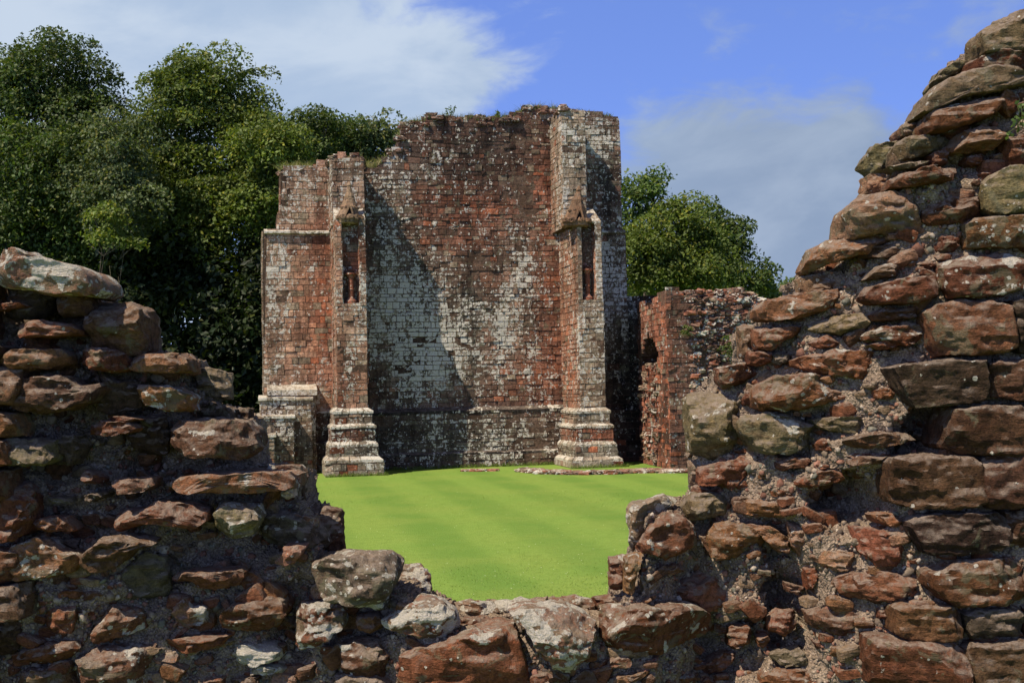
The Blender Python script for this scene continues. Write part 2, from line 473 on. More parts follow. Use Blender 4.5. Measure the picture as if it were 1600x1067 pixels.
def build_core():
    xs = np.concatenate([np.arange(-4.4, -2.8, 0.06), np.arange(-2.8, 2.9, 0.0145), np.arange(2.9, 4.45, 0.06)])
    zs = np.concatenate([np.arange(0, 1.9, 0.06), np.arange(1.9, 6.4, 0.0145)])
    X, Z = np.meshgrid(xs, zs, indexing='ij')
    cx = (X[:-1, :-1] + X[1:, 1:]) / 2; cz = (Z[:-1, :-1] + Z[1:, 1:]) / 2
    M = inside(POLY, cx, cz)
    Y = surf_y(X, Z)
    nx, nz = X.shape
    used = np.zeros((nx, nz), bool)
    used[:-1, :-1] |= M; used[1:, :-1] |= M; used[:-1, 1:] |= M; used[1:, 1:] |= M
    idx = np.full((nx, nz), -1, np.int64); idx[used] = np.arange(used.sum())
    n0 = used.sum()
    front = np.stack([X[used], Y[used], Z[used]], 1)
    q = np.stack([idx[:-1, :-1], idx[1:, :-1], idx[1:, 1:], idx[:-1, 1:]], -1)[M]
    quads = [q]
    # boundary edges -> side walls through the thickness
    K = 44
    Mp = np.pad(M, 1)
    edges = []
    I, J = np.nonzero(M)
    for (di, dj, a, b) in ((-1, 0, (0, 1), (0, 0)), (1, 0, (1, 0), (1, 1)), (0, 1, (1, 1), (0, 1)), (0, -1, (0, 0), (1, 0))):
        sel = ~Mp[I + 1 + di, J + 1 + dj]
        i, j = I[sel], J[sel]
        edges.append(np.stack([idx[i + a[0], j + a[1]], idx[i + b[0], j + b[1]]], 1))
    E = np.concatenate(edges)
    bv = np.unique(E)
    mp = np.full(n0, -1, np.int64); mp[bv] = np.arange(len(bv))
    th = thick_at(front[bv, 0])
    yb = Yface(front[bv, 0]) + th
    layers = []
    for k in range(1, K + 1):
        L = front[bv].copy(); L[:, 1] = front[bv, 1] + (yb - front[bv, 1]) * k / K
        layers.append(L)
    base = n0
    prev = E
    for k in range(K):
        cur = mp[E] + base + k * len(bv)
        quads.append(np.stack([prev[:, 0], prev[:, 1], cur[:, 1], cur[:, 0]], 1))
        prev = cur
    V = np.concatenate([front] + layers)
    V = jag(V)
    # back face: a plain copy
    backv = np.stack([X[used], Yface(X[used]) + thick_at(X[used]), Z[used]], 1)
    nb = len(V)
    V = np.concatenate([V, jag(backv)])
    quads.append(q[:, ::-1] + nb)
    mk('rubble_core', V, quads, M_MORTAR, smooth=False, parent=WALL)
    # pebbles and chips bedded in the mortar
    cand = np.nonzero(M)
    cxx, czz = cx[cand], cz[cand]
    pp = proj(np.stack([cxx, Yface(cxx), czz], 1))
    vis = (pp[0] > -60) & (pp[0] < 1660) & (pp[1] < 1120)
    cxx, czz = cxx[vis], czz[vis]
    return cxx, czz, E, V, bv

cxx, czz, E_, V_, bv_ = build_core()

# base shapes -------------------------------------------------------
def cube_sphere(n):
    lin = np.linspace(-1, 1, n + 1)
    lin = np.sign(lin) * np.abs(lin) ** 0.85
    pts, quads = [], []
    keys = {}
    def vid(p):
        k = (round(p[0], 5), round(p[1], 5), round(p[2], 5))
        if k not in keys: keys[k] = len(pts); pts.append(p)
        return keys[k]
    for ax in range(3):
        for sgn in (-1, 1):
            for i in range(n):
                for j in range(n):
                    c = []
                    for (a, b) in ((i, j), (i + 1, j), (i + 1, j + 1), (i, j + 1)):
                        p = [0, 0, 0]; p[ax] = sgn; p[(ax + 1) % 3] = lin[a]; p[(ax + 2) % 3] = lin[b]
                        c.append(vid(tuple(p)))
                    quads.append(c if sgn > 0 else c[::-1])
    return np.array(pts), np.array(quads)
CS = {n: cube_sphere(n) for n in (3, 5, 8, 12, 18, 28)}
def superell(n, k):
    p, q = CS[n]
    r = (np.abs(p) ** k).sum(1) ** (1 / k)
    return p / r[:, None], q

def pebbles(cxx, czz):
    r = np.random.default_rng(3)
    N = 15000
    s = r.integers(0, len(cxx), N)
    x, z = cxx[s] + r.uniform(-.007, .007, N), czz[s] + r.uniform(-.007, .007, N)
    y = surf_y(x, z)
    c = jag(np.stack([x, y, z], 1))
    rad = np.clip(r.lognormal(math.log(0.0075), 0.45, N), 0.004, 0.028)
    bp, bq = superell(3, 2.4)
    nb = len(bp)
    sc_ = rad[:, None] * r.uniform(0.65, 1.35, (N, 3))
    V = bp[None] * sc_[:, None, :] * (1 + 0.16 * r.standard_normal((N, nb, 1)))
    ang = r.uniform(0, math.pi, N); ca, sa = np.cos(ang)[:, None], np.sin(ang)[:, None]
    vx = V[:, :, 0] * ca - V[:, :, 2] * sa; vz = V[:, :, 0] * sa + V[:, :, 2] * ca
    V = np.stack([vx, V[:, :, 1], vz], -1) + c[:, None, :] - np.array([0, 0.002, 0])
    Q = bq[None] + (np.arange(N) * nb)[:, None, None]
    pal = np.array([(.26, .195, .14), (.18, .135, .10), (.34, .265, .20), (.20, .095, .065), (.12, .09, .07), (.17, .16, .125), (.26, .13, .09), (.42, .35, .28)])
    col = pal[r.choice(8, N, p=[.25, .2, .12, .13, .1, .06, .09, .05])] * r.uniform(0.75, 1.25, (N, 1))
    o = mk('pebble', V.reshape(-1, 3), Q.reshape(-1, 4), M_PEB, np.repeat(col, nb, 0), smooth=True, parent=WALL)
    o['kind'] = 'stuff'
    # angular chips
    N = 1000
    s = r.integers(0, len(cxx), N)
    x, z = cxx[s], czz[s]
    c = jag(np.stack([x, surf_y(x, z), z], 1))
    mb = MB()
    for i in range(N):
        p, q = superell(5, r.uniform(3, 7))
        w_ = 0.016 + 0.06 * r.random() ** 2.2; h_ = w_ * r.uniform(0.3, 0.8)
        v = p * np.array([w_, w_ * 0.9, h_])
        for _ in range(3):
            nn = r.standard_normal(3); nn /= np.linalg.norm(nn)
            dd = (v @ nn); lim = dd.max() * r.uniform(0.5, 0.85)
            v = v - np.maximum(dd - lim, 0)[:, None] * nn
        v = v + 0.003 * vn3(v + i * 3.3, 0.015, i)
        a = r.normal(0, 0.35); ca_, sa_ = math.cos(a), math.sin(a)
        v = np.stack([v[:, 0] * ca_ - v[:, 2] * sa_, v[:, 1], v[:, 0] * sa_ + v[:, 2] * ca_], 1) + c[i]
        t_ = PAL[r.choice(['r', 'r', 'o', 'b', 't', 'p'])]
        mb.add(v, q, tint=np.array(t_) * r.uniform(0.8, 1.2), lich=r.uniform(-0.5, 0.3))
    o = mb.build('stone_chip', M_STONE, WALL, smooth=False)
    o['kind'] = 'stuff'

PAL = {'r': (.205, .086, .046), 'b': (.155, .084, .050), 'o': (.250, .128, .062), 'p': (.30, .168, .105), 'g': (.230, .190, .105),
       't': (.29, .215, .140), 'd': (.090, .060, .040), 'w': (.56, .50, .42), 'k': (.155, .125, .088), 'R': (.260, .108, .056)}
pebbles(cxx, czz)

# traced stones: crop, outline, how far it juts (m), set back (m), colour, lichen ---------------------------
ST = [
('A', [0,55,75,55,110,80,270,115,380,150,420,185,440,240,400,280,340,262,180,258,120,240,0,225,-90,190,-80,80], .24, .0, 'p', 1.25),
('A', [425,180,490,185,520,205,528,290,510,305,440,300,425,260], .0, .42, 'p', .8),
('A', [245,285,300,275,400,280,415,340,400,372,300,372,250,345], .06, 0, 'b', 0),
('A', [415,320,480,303,560,310,650,350,665,385,670,520,640,550,430,520,405,440], .14, .05, 'b', .2),
('A', [662,360,712,358,733,380,738,555,680,558,668,450], .0, .20, 't', .8),
('A', [50,430,130,400,190,396,300,415,350,450,340,465,60,475], .13, 0, 'r', 0),
('A', [-60,545,120,535,240,535,270,560,265,600,200,625,0,632,-60,620], .12, 0, 'o', .3),
('A', [330,590,360,545,440,528,540,540,590,575,575,625,520,640,400,625,345,605], .12, 0, 'r', .6),
('A', [598,570,660,560,840,552,870,580,890,640,800,645,640,640,605,620], .13, 0, 'o', .5),
('A', [870,585,925,592,932,650,880,660], .0, .14, 'p', .8),
('A', [935,630,990,628,1080,650,1085,770,1030,785,940,720], .0, .24, 't', .6),
('A', [5,745,60,690,180,672,270,670,330,710,420,685,425,730,380,790,250,830,100,830,30,790], .16, 0, 'b', .35),
('A', [655,705,740,712,820,725,900,760,880,800,890,830,820,830,680,800,660,770], .12, 0, 'o', .95),
('A', [385,910,460,880,560,882,630,905,600,935,500,945,385,942], .14, 0, 'r', 0),
('A', [795,930,830,880,1000,875,1130,885,1180,935,1190,1000,1130,1060,900,1040,800,1000], .19, 0, 'b', .45),
('A', [-60,972,60,968,215,970,218,1060,180,1085,-60,1085], .12, 0, 'g', .4),
('A', [460,862,560,858,670,868,600,882,470,885], .12, 0, 'r', 0),
('A', [-30,315,60,310,105,325,40,338,-30,350], .12, 0, 'r', 0),
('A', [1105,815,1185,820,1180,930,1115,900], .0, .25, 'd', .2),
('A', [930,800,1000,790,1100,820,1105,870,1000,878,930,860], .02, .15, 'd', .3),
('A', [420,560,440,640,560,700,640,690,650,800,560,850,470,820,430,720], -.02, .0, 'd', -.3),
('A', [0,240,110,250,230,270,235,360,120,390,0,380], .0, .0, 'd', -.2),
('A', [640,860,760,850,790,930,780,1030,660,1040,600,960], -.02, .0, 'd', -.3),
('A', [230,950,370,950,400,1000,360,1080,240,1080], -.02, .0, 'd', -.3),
('B', [-50,180,60,175,105,215,110,330,80,400,0,425,-50,420], .12, 0, 'r', 0),
('B', [345,105,400,110,440,140,430,165,370,160], .06, 0, 'r', 0),
('B', [475,150,660,142,668,172,640,200,500,212], .14, 0, 'b', .5),
('B', [735,180,800,140,920,120,1100,116,1340,122,1378,150,1370,188,1200,202,900,202,760,212], .17, 0, 'o', .7),
('B', [500,290,560,285,600,300,680,255,800,262,900,290,915,330,850,370,760,350,620,340,590,370,540,385,515,350], .16, 0, 'r', .2),
('B', [960,260,1000,255,1140,275,1160,330,1120,400,1030,410,985,380,965,320], .17, 0, 'g', .9),
('B', [120,335,200,320,270,322,315,385,230,380,130,365], .08, 0, 'R', 0),
('B', [0,520,60,450,150,410,200,440,230,480,330,500,335,560,250,580,100,600,0,600,-60,580], .10, 0, 'o', 1.05),
('B', [350,490,430,430,520,412,600,430,660,440,640,460,560,470,520,530,450,560,360,570], .18, 0, 'b', .2),
('B', [755,595,800,575,870,568,1060,570,1085,590,1040,640,960,648,880,640,860,602,770,612], .15, 0, 'r', 0),
('B', [240,650,340,650,362,668,350,692,265,692], .05, 0, 'R', 0),
('B', [365,660,440,650,455,675,400,692,365,692], .05, 0, 'b', 0),
('B', [165,745,230,725,325,710,330,760,310,845,210,840,185,790], .05, 0, 'r', .5),
('B', [405,830,420,760,480,730,590,760,620,800,640,830,560,850,440,890,405,880], .09, 0, 'r', .6),
('B', [790,720,830,680,870,725,930,730,920,800,870,820,800,800], .04, 0, 'p', .7),
('B', [1000,760,1050,715,1200,700,1270,700,1290,740,1240,830,1150,840,1020,815], .12, 0, 'r', .5),
('B', [75,920,110,895,330,895,335,915,290,970,200,985,80,975], .07, 0, 'r', .3),
('B', [340,960,420,930,560,925,715,930,700,980,670,1060,600,1090,350,1090,345,1000], .12, 0, 'b', .8),
('B', [735,905,790,875,900,872,1010,880,960,925,860,932,780,932], .13, 0, 'r', 0),
('B', [1060,900,1160,898,1221,905,1270,930,1260,970,1160,992,1080,985,1058,940], .08, 0, 'w', 2),
('B', [1070,1010,1170,990,1280,1000,1290,1032,1180,1030,1100,1040], .07, 0, 'w', 1.4),
('B', [65,1030,160,1010,290,1020,320,1100,60,1100], .07, 0, 'b', .2),
('B', [-50,640,80,635,125,670,60,690,-50,705], .08, 0, 'r', 0),
('B', [-40,760,30,755,70,800,75,870,40,950,-40,950], .04, 0, 'd', 0),
('B', [190,230,280,235,290,255,200,252], .08, 0, 'k', 0),
('B', [340,225,450,203,462,225,400,248,345,242], .08, 0, 'd', .6),
('B', [660,480,740,500,760,640,700,700,560,700,500,640,520,560,600,500], -.04, 0, 'k', -.3),
('B', [115,400,330,420,340,480,240,480,200,430], -.03, .02, 'd', -.3),
('B', [1000,840,1060,870,1050,890,1000,900], -.0, .0, 't', 0),
('C', [-5,560,60,580,130,640,120,668,20,665,-5,620], .02, 0, 'r', 0),
('C', [-120,82,0,78,255,80,268,100,266,150,0,150,-120,150], .0, .25, 'b', .8),
('C', [265,285,410,283,430,300,440,390,450,495,400,505,330,500,270,400], .05, .32, 'b', .4),
('C', [40,310,160,280,270,320,350,380,370,440,300,520,200,480,80,440,30,380], .04, .08, 'k', .7),
('C', [165,190,215,190,220,225,190,235,168,220], .08, .05, 'w', .9),
('C', [160,155,270,160,268,300,240,280,170,240], .0, .25, 'd', .2),
('C', [132,522,180,490,172,452,210,450,272,450,250,490,212,532,150,538], .16, 0, 'p', .3),
('C', [300,545,350,515,550,502,640,508,705,540,690,590,655,650,610,732,560,725,350,680,318,620], .22, .02, 'k', 1.0),
('C', [695,560,720,535,800,540,845,575,852,650,840,705,760,690,735,650,700,610], .0, .5, 'p', 1.2),
('C', [205,770,240,730,340,730,440,745,450,790,440,830,380,870,330,900,250,915,215,860], .19, 0, 'r', 1.3),
('C', [505,775,600,765,632,800,612,842,505,828], .08, 0, 'o', .2),
('C', [625,800,700,760,800,705,900,720,950,760,975,810,960,850,900,880,800,865,640,835], .17, .04, 'r', 1.6),
('C', [445,910,520,890,600,895,640,940,660,1000,640,1045,450,1045], .10, 0, 'b', .4),
('C', [-60,1045,60,1050,60,1100,-60,1100], .05, 0, 'b', .3),
('X', [626,1100,628,1032,650,1018,700,1012,740,992,800,988,836, 1100], .17, 0, 'r', .6),
('X', [520,1060,560,1055,615,1062,620,1100,525,1100], .10, 0, 'k', .3),
('D', [60,740,120,712,330,710,495,795,500,830,480,900,380,1060,300,1030,265,970,200,900,150,800], .22, .0, 'p', 1.25),
('D', [510,760,560,690,700,682,900,690,1050,725,1125,770,1130,840,1060,890,860,900,740,930,600,900,545,860], .17, .0, 'r', .85),
('D', [565,440,640,425,652,470,635,600,570,597], .02, .18, 'r', .5),
('D', [645,440,735,412,722,480,700,520,690,625,640,612], .06, .08, 'o', .4),
('D', [667,160,850,125,930,160,810,240,745,300,705,400,672,400], .04, .22, 't', 1.1),
('D', [705,380,760,290,850,215,930,220,1010,280,1015,380,940,420,860,440,790,405,730,408], .17, .0, 'r', .5),
('D', [935,190,1000,110,1130,105,1190,150,1205,200,1120,215,1000,247,960,215], .14, .02, 'g', .6),
('D', [1090,330,1120,270,1250,265,1365,310,1350,360,1290,430,1150,445,1095,430], .15, 0, 'o', .7),
('D', [715,590,800,555,950,530,1060,495,1200,490,1265,520,1240,560,1250,620,1280,640,1180,660,1110,700,950,660,850,630], .14, 0, 'R', -.6),
('D', [808,490,890,468,962,490,940,512,820,518], .06, 0, 'o', 0),
('D', [1178,790,1282,775,1287,840,1230,908,1180,897], .07, 0, 'r', .4),
('D', [1043,1000,1100,950,1150,920,1217,930,1212,965,1120,1012,1058,1042], .08, 0, 'r', 0),
('D', [525,960,600,940,672,943,682,975,640,992,560,978], .06, 0, 'r', 0),
('D', [738,960,832,943,802,970,750,992], .06, 0, 'R', 0),
('D', [538,1040,772,1020,752,1048,600,1075,538,1075], .06, 0, 'o', .3),
('D', [150,1040,240,1018,262,1090,150,1095], .08, 0, 'r', 0),
('D', [250,1020,330,1050,342,1105,250,1095], .08, 0, 'b', 0),
('D', [885,1025,1000,1030,1022,1095,888,1095], .08, 0, 'r', .4),
('D', [1240,132,1370,125,1385,210,1300,205,1245,182], .08, 0, 'b', 0),
('X', [705,948,735,940,768,944,785,955,760,966,715,965], .0, .62, 'p', .9),
('X', [775,944,815,938,850,944,858,956,820,963,782,960], .0, .60, 'p', 1.1),
('X', [855,940,900,935,925,940,930,954,890,960,860,955], .0, .60, 'r', .9),
('X', [925,936,960,932,985,940,978,955,935,956], .0, .55, 'r', .5),
('X', [668,950,705,946,715,966,690,980,662,972], .0, .42, 'r', .6),
('X', [700,972,760,966,785,982,760,996,712,992], .0, .22, 'r', .4),
('X', [835,962,900,958,925,972,900,985,850,980], .0, .32, 't', .2),
('E', [635,80,650,50,800,38,970,42,1010,70,1025,150,1020,240,980,262,750,278,650,250,635,180], .17, 0, 'b', .1),
('E', [1035,50,1100,35,1300,35,1330,150,1300,265,1080,270,1035,240], .17, 0, 'b', .1),
('E', [715,350,780,310,900,300,1100,295,1145,330,1140,430,1050,470,800,485,750,420], .17, 0, 'd', 0),
('E', [1155,300,1300,295,1310,380,1300,460,1160,440], .16, 0, 'b', 0),
('E', [850,560,930,515,1060,510,1180,505,1210,560,1215,680,1130,700,930,720,860,680,800,620,795,570], .15, 0, 'r', .55),
('E', [655,740,700,718,900,720,940,760,935,850,880,870,720,885,660,850], .14, 0, 'o', 0),
('E', [960,760,1020,735,1190,728,1215,780,1190,850,1000,870,965,820], .13, 0, 'k', 0),
('E', [545,880,700,880,900,890,940,930,945,1100,560,1100,540,1000], .15, 0, 'r', .3),
('E', [960,920,1000,895,1221,880,1320,880,1330,1100,960,1100], .15, 0, 'b', .1),
('E', [1235,480,1340,480,1340,700,1240,700,1225,600], .14, 0, 'b', .1),
('E', [1235,730,1340,725,1340,860,1240,860,1225,800], .14, 0, 'r', .1),
('E', [490,380,560,380,660,400,720,470,715,510,640,535,560,535,500,480], .08, 0, 'r', .1),
('E', [545,310,600,300,690,310,680,340,640,360,560,345], .05, 0, 'R', 0),
('E', [290,480,400,470,440,475,490,520,490,550,400,560,330,555,290,510], .10, 0, 'p', .1),
('E', [400,620,450,585,560,570,700,570,745,600,740,650,600,690,480,690,430,670], .07, 0, 'r', 0),
('E', [265,770,330,740,480,730,495,780,480,840,400,850,290,830], .12, 0, 'b', .5),
('E', [70,790,120,750,190,745,190,810,140,855,80,840], .06, 0, 'r', 0),
('E', [568,735,610,718,637,745,600,777,570,782], .05, 0, 'R', 0),
('E', [18,870,60,853,77,885,50,912,25,902], .05, 0, 'R', 0),
('E', [90,950,210,915,240,960,235,1000,150,1005,95,975], .07, 0, 'k', .1),
('E', [55,1045,200,1010,290,1010,330,1060,330,1100,60,1100], .09, 0, 'r', .3),
('E', [290,895,400,890,442,915,350,942,310,932], .09, 0, 'b', 0),
('E', [390,950,430,920,477,940,470,972,400,977], .05, 0, 't', .3),
('E', [345,985,470,975,502,1000,400,1022,358,1012], .07, 0, 'r', 0),
('E', [115,80,160,50,250,45,290,70,240,92,180,88,138,112], .08, 0, 'r', .1),
('E', [198,165,280,110,390,100,412,150,300,175,230,187], .12, 0, 'r', .6),
('E', [455,62,500,38,620,42,640,65,520,78,458,82], .13, 0, 'b', .3),
('E', [-30,235,100,235,200,300,150,312,-30,305], .07, 0, 'o', 0),
('E', [-20,350,70,360,150,410,155,470,100,470,40,400,-20,385], .08, 0, 'o', 0),
('E', [163,340,230,360,242,430,220,502,178,440], .05, 0, 'p', .5),
('E', [298,338,350,375,357,397,308,402], .06, 0, 'p', .3),
('E', [85,190,200,200,222,215,150,237,98,217], .08, 0, 'o', .2),
('E', [238,560,280,545,287,600,250,652], .04, 0, 'R', 0),
('E', [150,620,230,638,202,672,158,662], .04, .05, 'b', 0),
('F', [265,190,300,90,380,60,480,40,600,42,680,65,660,85,540,100,500,130,400,150,310,195,280,205], .24, .1, 'o', .75),
('F', [500,100,640,88,690,100,740,130,700,150,600,150,510,140], .06, .04, 'b', 0),
('F', [840,60,880,38,915,42,922,120,860,135,838,100], .04, 0, 'r', 0),
('F', [523,240,570,185,670,166,662,225,600,237], .09, 0, 'b', .7),
('F', [733,170,820,163,832,185,790,207], .05, 0, 'r', 0),
('F', [855,200,870,160,1000,138,1150,135,1195,170,1195,290,1100,320,900,325,860,280], .17, 0, 'r', .85),
('F', [520,310,560,270,680,245,790,238,805,270,790,330,720,355,580,350,535,335], .13, 0, 'r', .4),
('F', [553,400,600,376,760,385,772,405,640,432,568,427], .07, 0, 'r', 0),
('F', [523,490,600,463,740,458,757,510,700,547,600,525,530,517], .09, 0, 'r', .95),
('F', [538,540,600,522,682,535,640,552,590,562], .12, 0, 'R', 0),
('F', [780,400,830,370,920,352,1060,355,1130,380,1145,470,1150,550,1080,580,850,585,820,540,790,460], .19, 0, 'o', .55),
('F', [1155,345,1290,340,1300,450,1290,590,1180,570,1160,450], .15, 0, 'd', 0),
('F', [220,235,300,222,370,235,440,260,470,285,300,312,228,307], .08, .1, 'p', .7),
('F', [38,380,80,340,180,318,300,303,440,290,472,310,460,350,340,385,200,410,120,427,50,417], .18, .08, 'o', .55),
('F', [263,455,350,420,500,393,517,430,512,480,400,490,300,477], .12, 0, 'g', .2),
('F', [253,540,330,498,420,535,442,552,300,557], .08, 0, 'R', 0),
('F', [198,620,260,590,400,573,520,573,560,600,587,680,520,702,400,682,260,657], .12, 0, 'R', .45),
('F', [25,790,50,730,130,690,260,685,380,710,480,750,460,790,360,800,200,830,90,848,45,830], .20, 0, 'r', .72),
('F', [640,650,700,628,900,618,1035,612,1040,770,980,800,740,820,680,740], .18, 0, 'd', .3),
('F', [1055,630,1120,615,1300,612,1310,700,1300,800,1080,775,1055,760], .17, 0, 'b', .1),
('F', [548,750,600,736,647,765,620,787,558,787], .08, 0, 'R', 0),
('F', [860,1000,880,900,900,830,1050,822,1300,825,1310,930,1300,1035,980,1037,880,1012], .18, 0, 'b', .1),
('F', [288,885,400,866,500,880,517,940,400,942,320,922], .11, 0, 'g', .2),
('F', [283,990,330,963,382,975,382,1017,298,1022], .06, 0, 'R', 0),
('F', [433,990,480,960,580,943,700,943,722,980,600,1002,520,1012,448,1007], .14, 0, 'b', .2),
('F', [-20,575,70,578,77,620,20,637,-20,632], .06, 0, 'r', 0),
('F', [90,590,160,583,157,622,110,632], .05, 0, 'k', 0),
('F', [440,1040,560,1035,640,1050,620,1067,460,1067], .09, 0, 'r', 0),
('F', [690,110,640,90,560,95,600,120], .03, .1, 'b', 0),
('G', [1035,130,1090,100,1211,35,1330,10,1340,220,1180,237,1040,237,1033,180], .12, .06, 'g', .5),
('G', [1003,200,1035,183,1042,242,1008,247], .03, .2, 'p', .2),
('G', [800,385,850,310,900,280,980,262,992,300,880,342,830,382,805,402], .08, .15, 'g', .3),
('G', [985,270,1040,238,1180,220,1320,215,1320,292,1100,302,1000,307], .12, .04, 'r', .5),
('G', [750,515,790,430,850,370,950,320,1050,305,1150,315,1320,340,1180,392,1100,412,950,432,850,477,780,507], .15, .06, 't', .55),
('G', [775,560,800,500,900,465,1000,448,1100,428,1112,470,1060,520,900,575,790,592], .14, .03, 'R', .35),
('G', [668,570,700,540,772,518,772,560,760,602,680,602], .06, .14, 'p', .3),
('G', [638,600,660,573,682,590,682,622,648,632], .03, .22, 'p', .3),
('G', [638,680,690,610,780,603,902,630,840,670,700,702,640,702], .13, .06, 'g', .5),
('G', [898,640,950,590,1050,553,1112,575,1127,620,1080,667,950,672,903,672], .13, 0, 'o', .4),
('G', [498,720,520,690,550,650,640,638,652,680,602,730,600,772,550,772,503,742], .08, .16, 'g', .6),
('G', [598,748,640,732,800,718,804,740,700,752], .16, .04, 'g', .9),
('G', [618,830,650,780,780,755,940,748,962,790,840,817,680,832,628,852], .15, .0, 'r', .4),
('G', [508,790,590,773,597,830,560,862,513,862], .06, .16, 'p', .5),
('G', [438,960,480,900,540,860,650,853,760,870,777,960,772,1040,700,1062,600,1032,520,1042,438,1052], .20, .05, 'p', .65),
('G', [788,920,860,893,1030,888,1047,960,1000,992,798,1002], .12, 0, 'r', 0),
('G', [1053,830,1080,790,1140,755,1211,753,1330,760,1330,950,1110,962,1048,930], .16, 0, 'g', .6),
('G', [1143,620,1211,605,1320,600,1320,750,1170,752,1148,680], .13, 0, 'r', .2),
('G', [968,700,1050,688,1062,720,1000,737,968,722], .06, 0, 'r', 0),
('G', [1088,690,1132,678,1132,730,1093,727], .06, 0, 'p', .9),
('G', [1018,780,1080,758,1092,790,1038,817], .06, 0, 'R', 0),
('G', [970,1010,1000,985,1100,978,1320,975,1330,1105,1150,1112,980,1112,973,1060], .15, 0, 'o', 1.0),
('G', [1143,460,1211,428,1320,430,1320,470,1160,482], .09, 0, 'r', 0),
('G', [1178,500,1320,490,1320,550,1188,552], .07, 0, 'b', 0),
('G', [798,690,870,658,892,700,862,737,808,737], .07, .02, 'r', .2),
('G', [440,1045,560,1040,640,1055,600,1075,460,1075], .08, .1, 'r', .3),
('H', [548,240,625,233,642,290,622,340,592,400,556,385], .10, .12, 'p', .8),
('H', [625,250,700,253,872,238,790,295,740,312,700,352,640,347,623,300], .15, .04, 'R', .4),
('H', [590,380,640,365,692,375,692,410,650,432,600,412], .08, .04, 'r', 0),
('H', [445,440,520,428,590,423,642,460,600,500,560,530,470,537,448,500], .11, .06, 'r', .65),
('H', [560,590,585,543,617,555,617,610,568,622], .05, 0, 'r', 0),
('H', [305,600,330,575,450,566,500,590,587,645,542,690,522,800,470,880,400,867,320,842,316,700], .20, .10, 'g', .75),
('H', [568,720,600,680,690,668,790,680,897,720,882,790,780,850,640,847,588,780], .18, .0, 'g', .6),
('H', [303,890,370,878,382,910,352,1002,308,1002], .04, .2, 't', .9),
('H', [363,930,460,900,560,868,652,890,662,910,560,962,500,1032,470,992,368,1007], .15, .04, 'R', .3),
('H', [728,900,800,868,892,885,882,915,800,917,738,927], .10, 0, 'r', 0),
('H', [688,1030,760,1023,842,1045,790,1062,698,1057], .08, 0, 'R', 0),
('H', [700,368,760,373,782,395,740,422,698,412], .05, .02, 'k', .1),
]

def hull_radius(poly, c, th):
    """distance from c to the outline along each angle"""
    R = np.full(th.shape, 0.0)
    dx, dy = np.cos(th), np.sin(th)
    n = len(poly)
    for i in range(n):
        a = poly[i] - c; e = poly[(i + 1) % n] - poly[i]
        den = dx * e[1] - dy * e[0]
        den = np.where(np.abs(den) < 1e-9, 1e-9, den)
        t_ = (a[0] * e[1] - a[1] * e[0]) / den
        u_ = (a[0] * dy - a[1] * dx) / den
        ok = (t_ > 0) & (u_ >= -1e-6) & (u_ <= 1 + 1e-6)
        R = np.where(ok & (t_ > R), t_, R)
    return R
def poly_area(p):
    x, y = p[:, 0], p[:, 1]
    return 0.5 * (x @ np.roll(y, -1) - y @ np.roll(x, -1))
def poly_cent(p):
    x, y = p[:, 0], p[:, 1]; x1, y1 = np.roll(x, -1), np.roll(y, -1)
    cr = x * y1 - x1 * y; A = cr.sum() / 2
    return np.array([((x + x1) * cr).sum() / (6 * A), ((y + y1) * cr).sum() / (6 * A)])

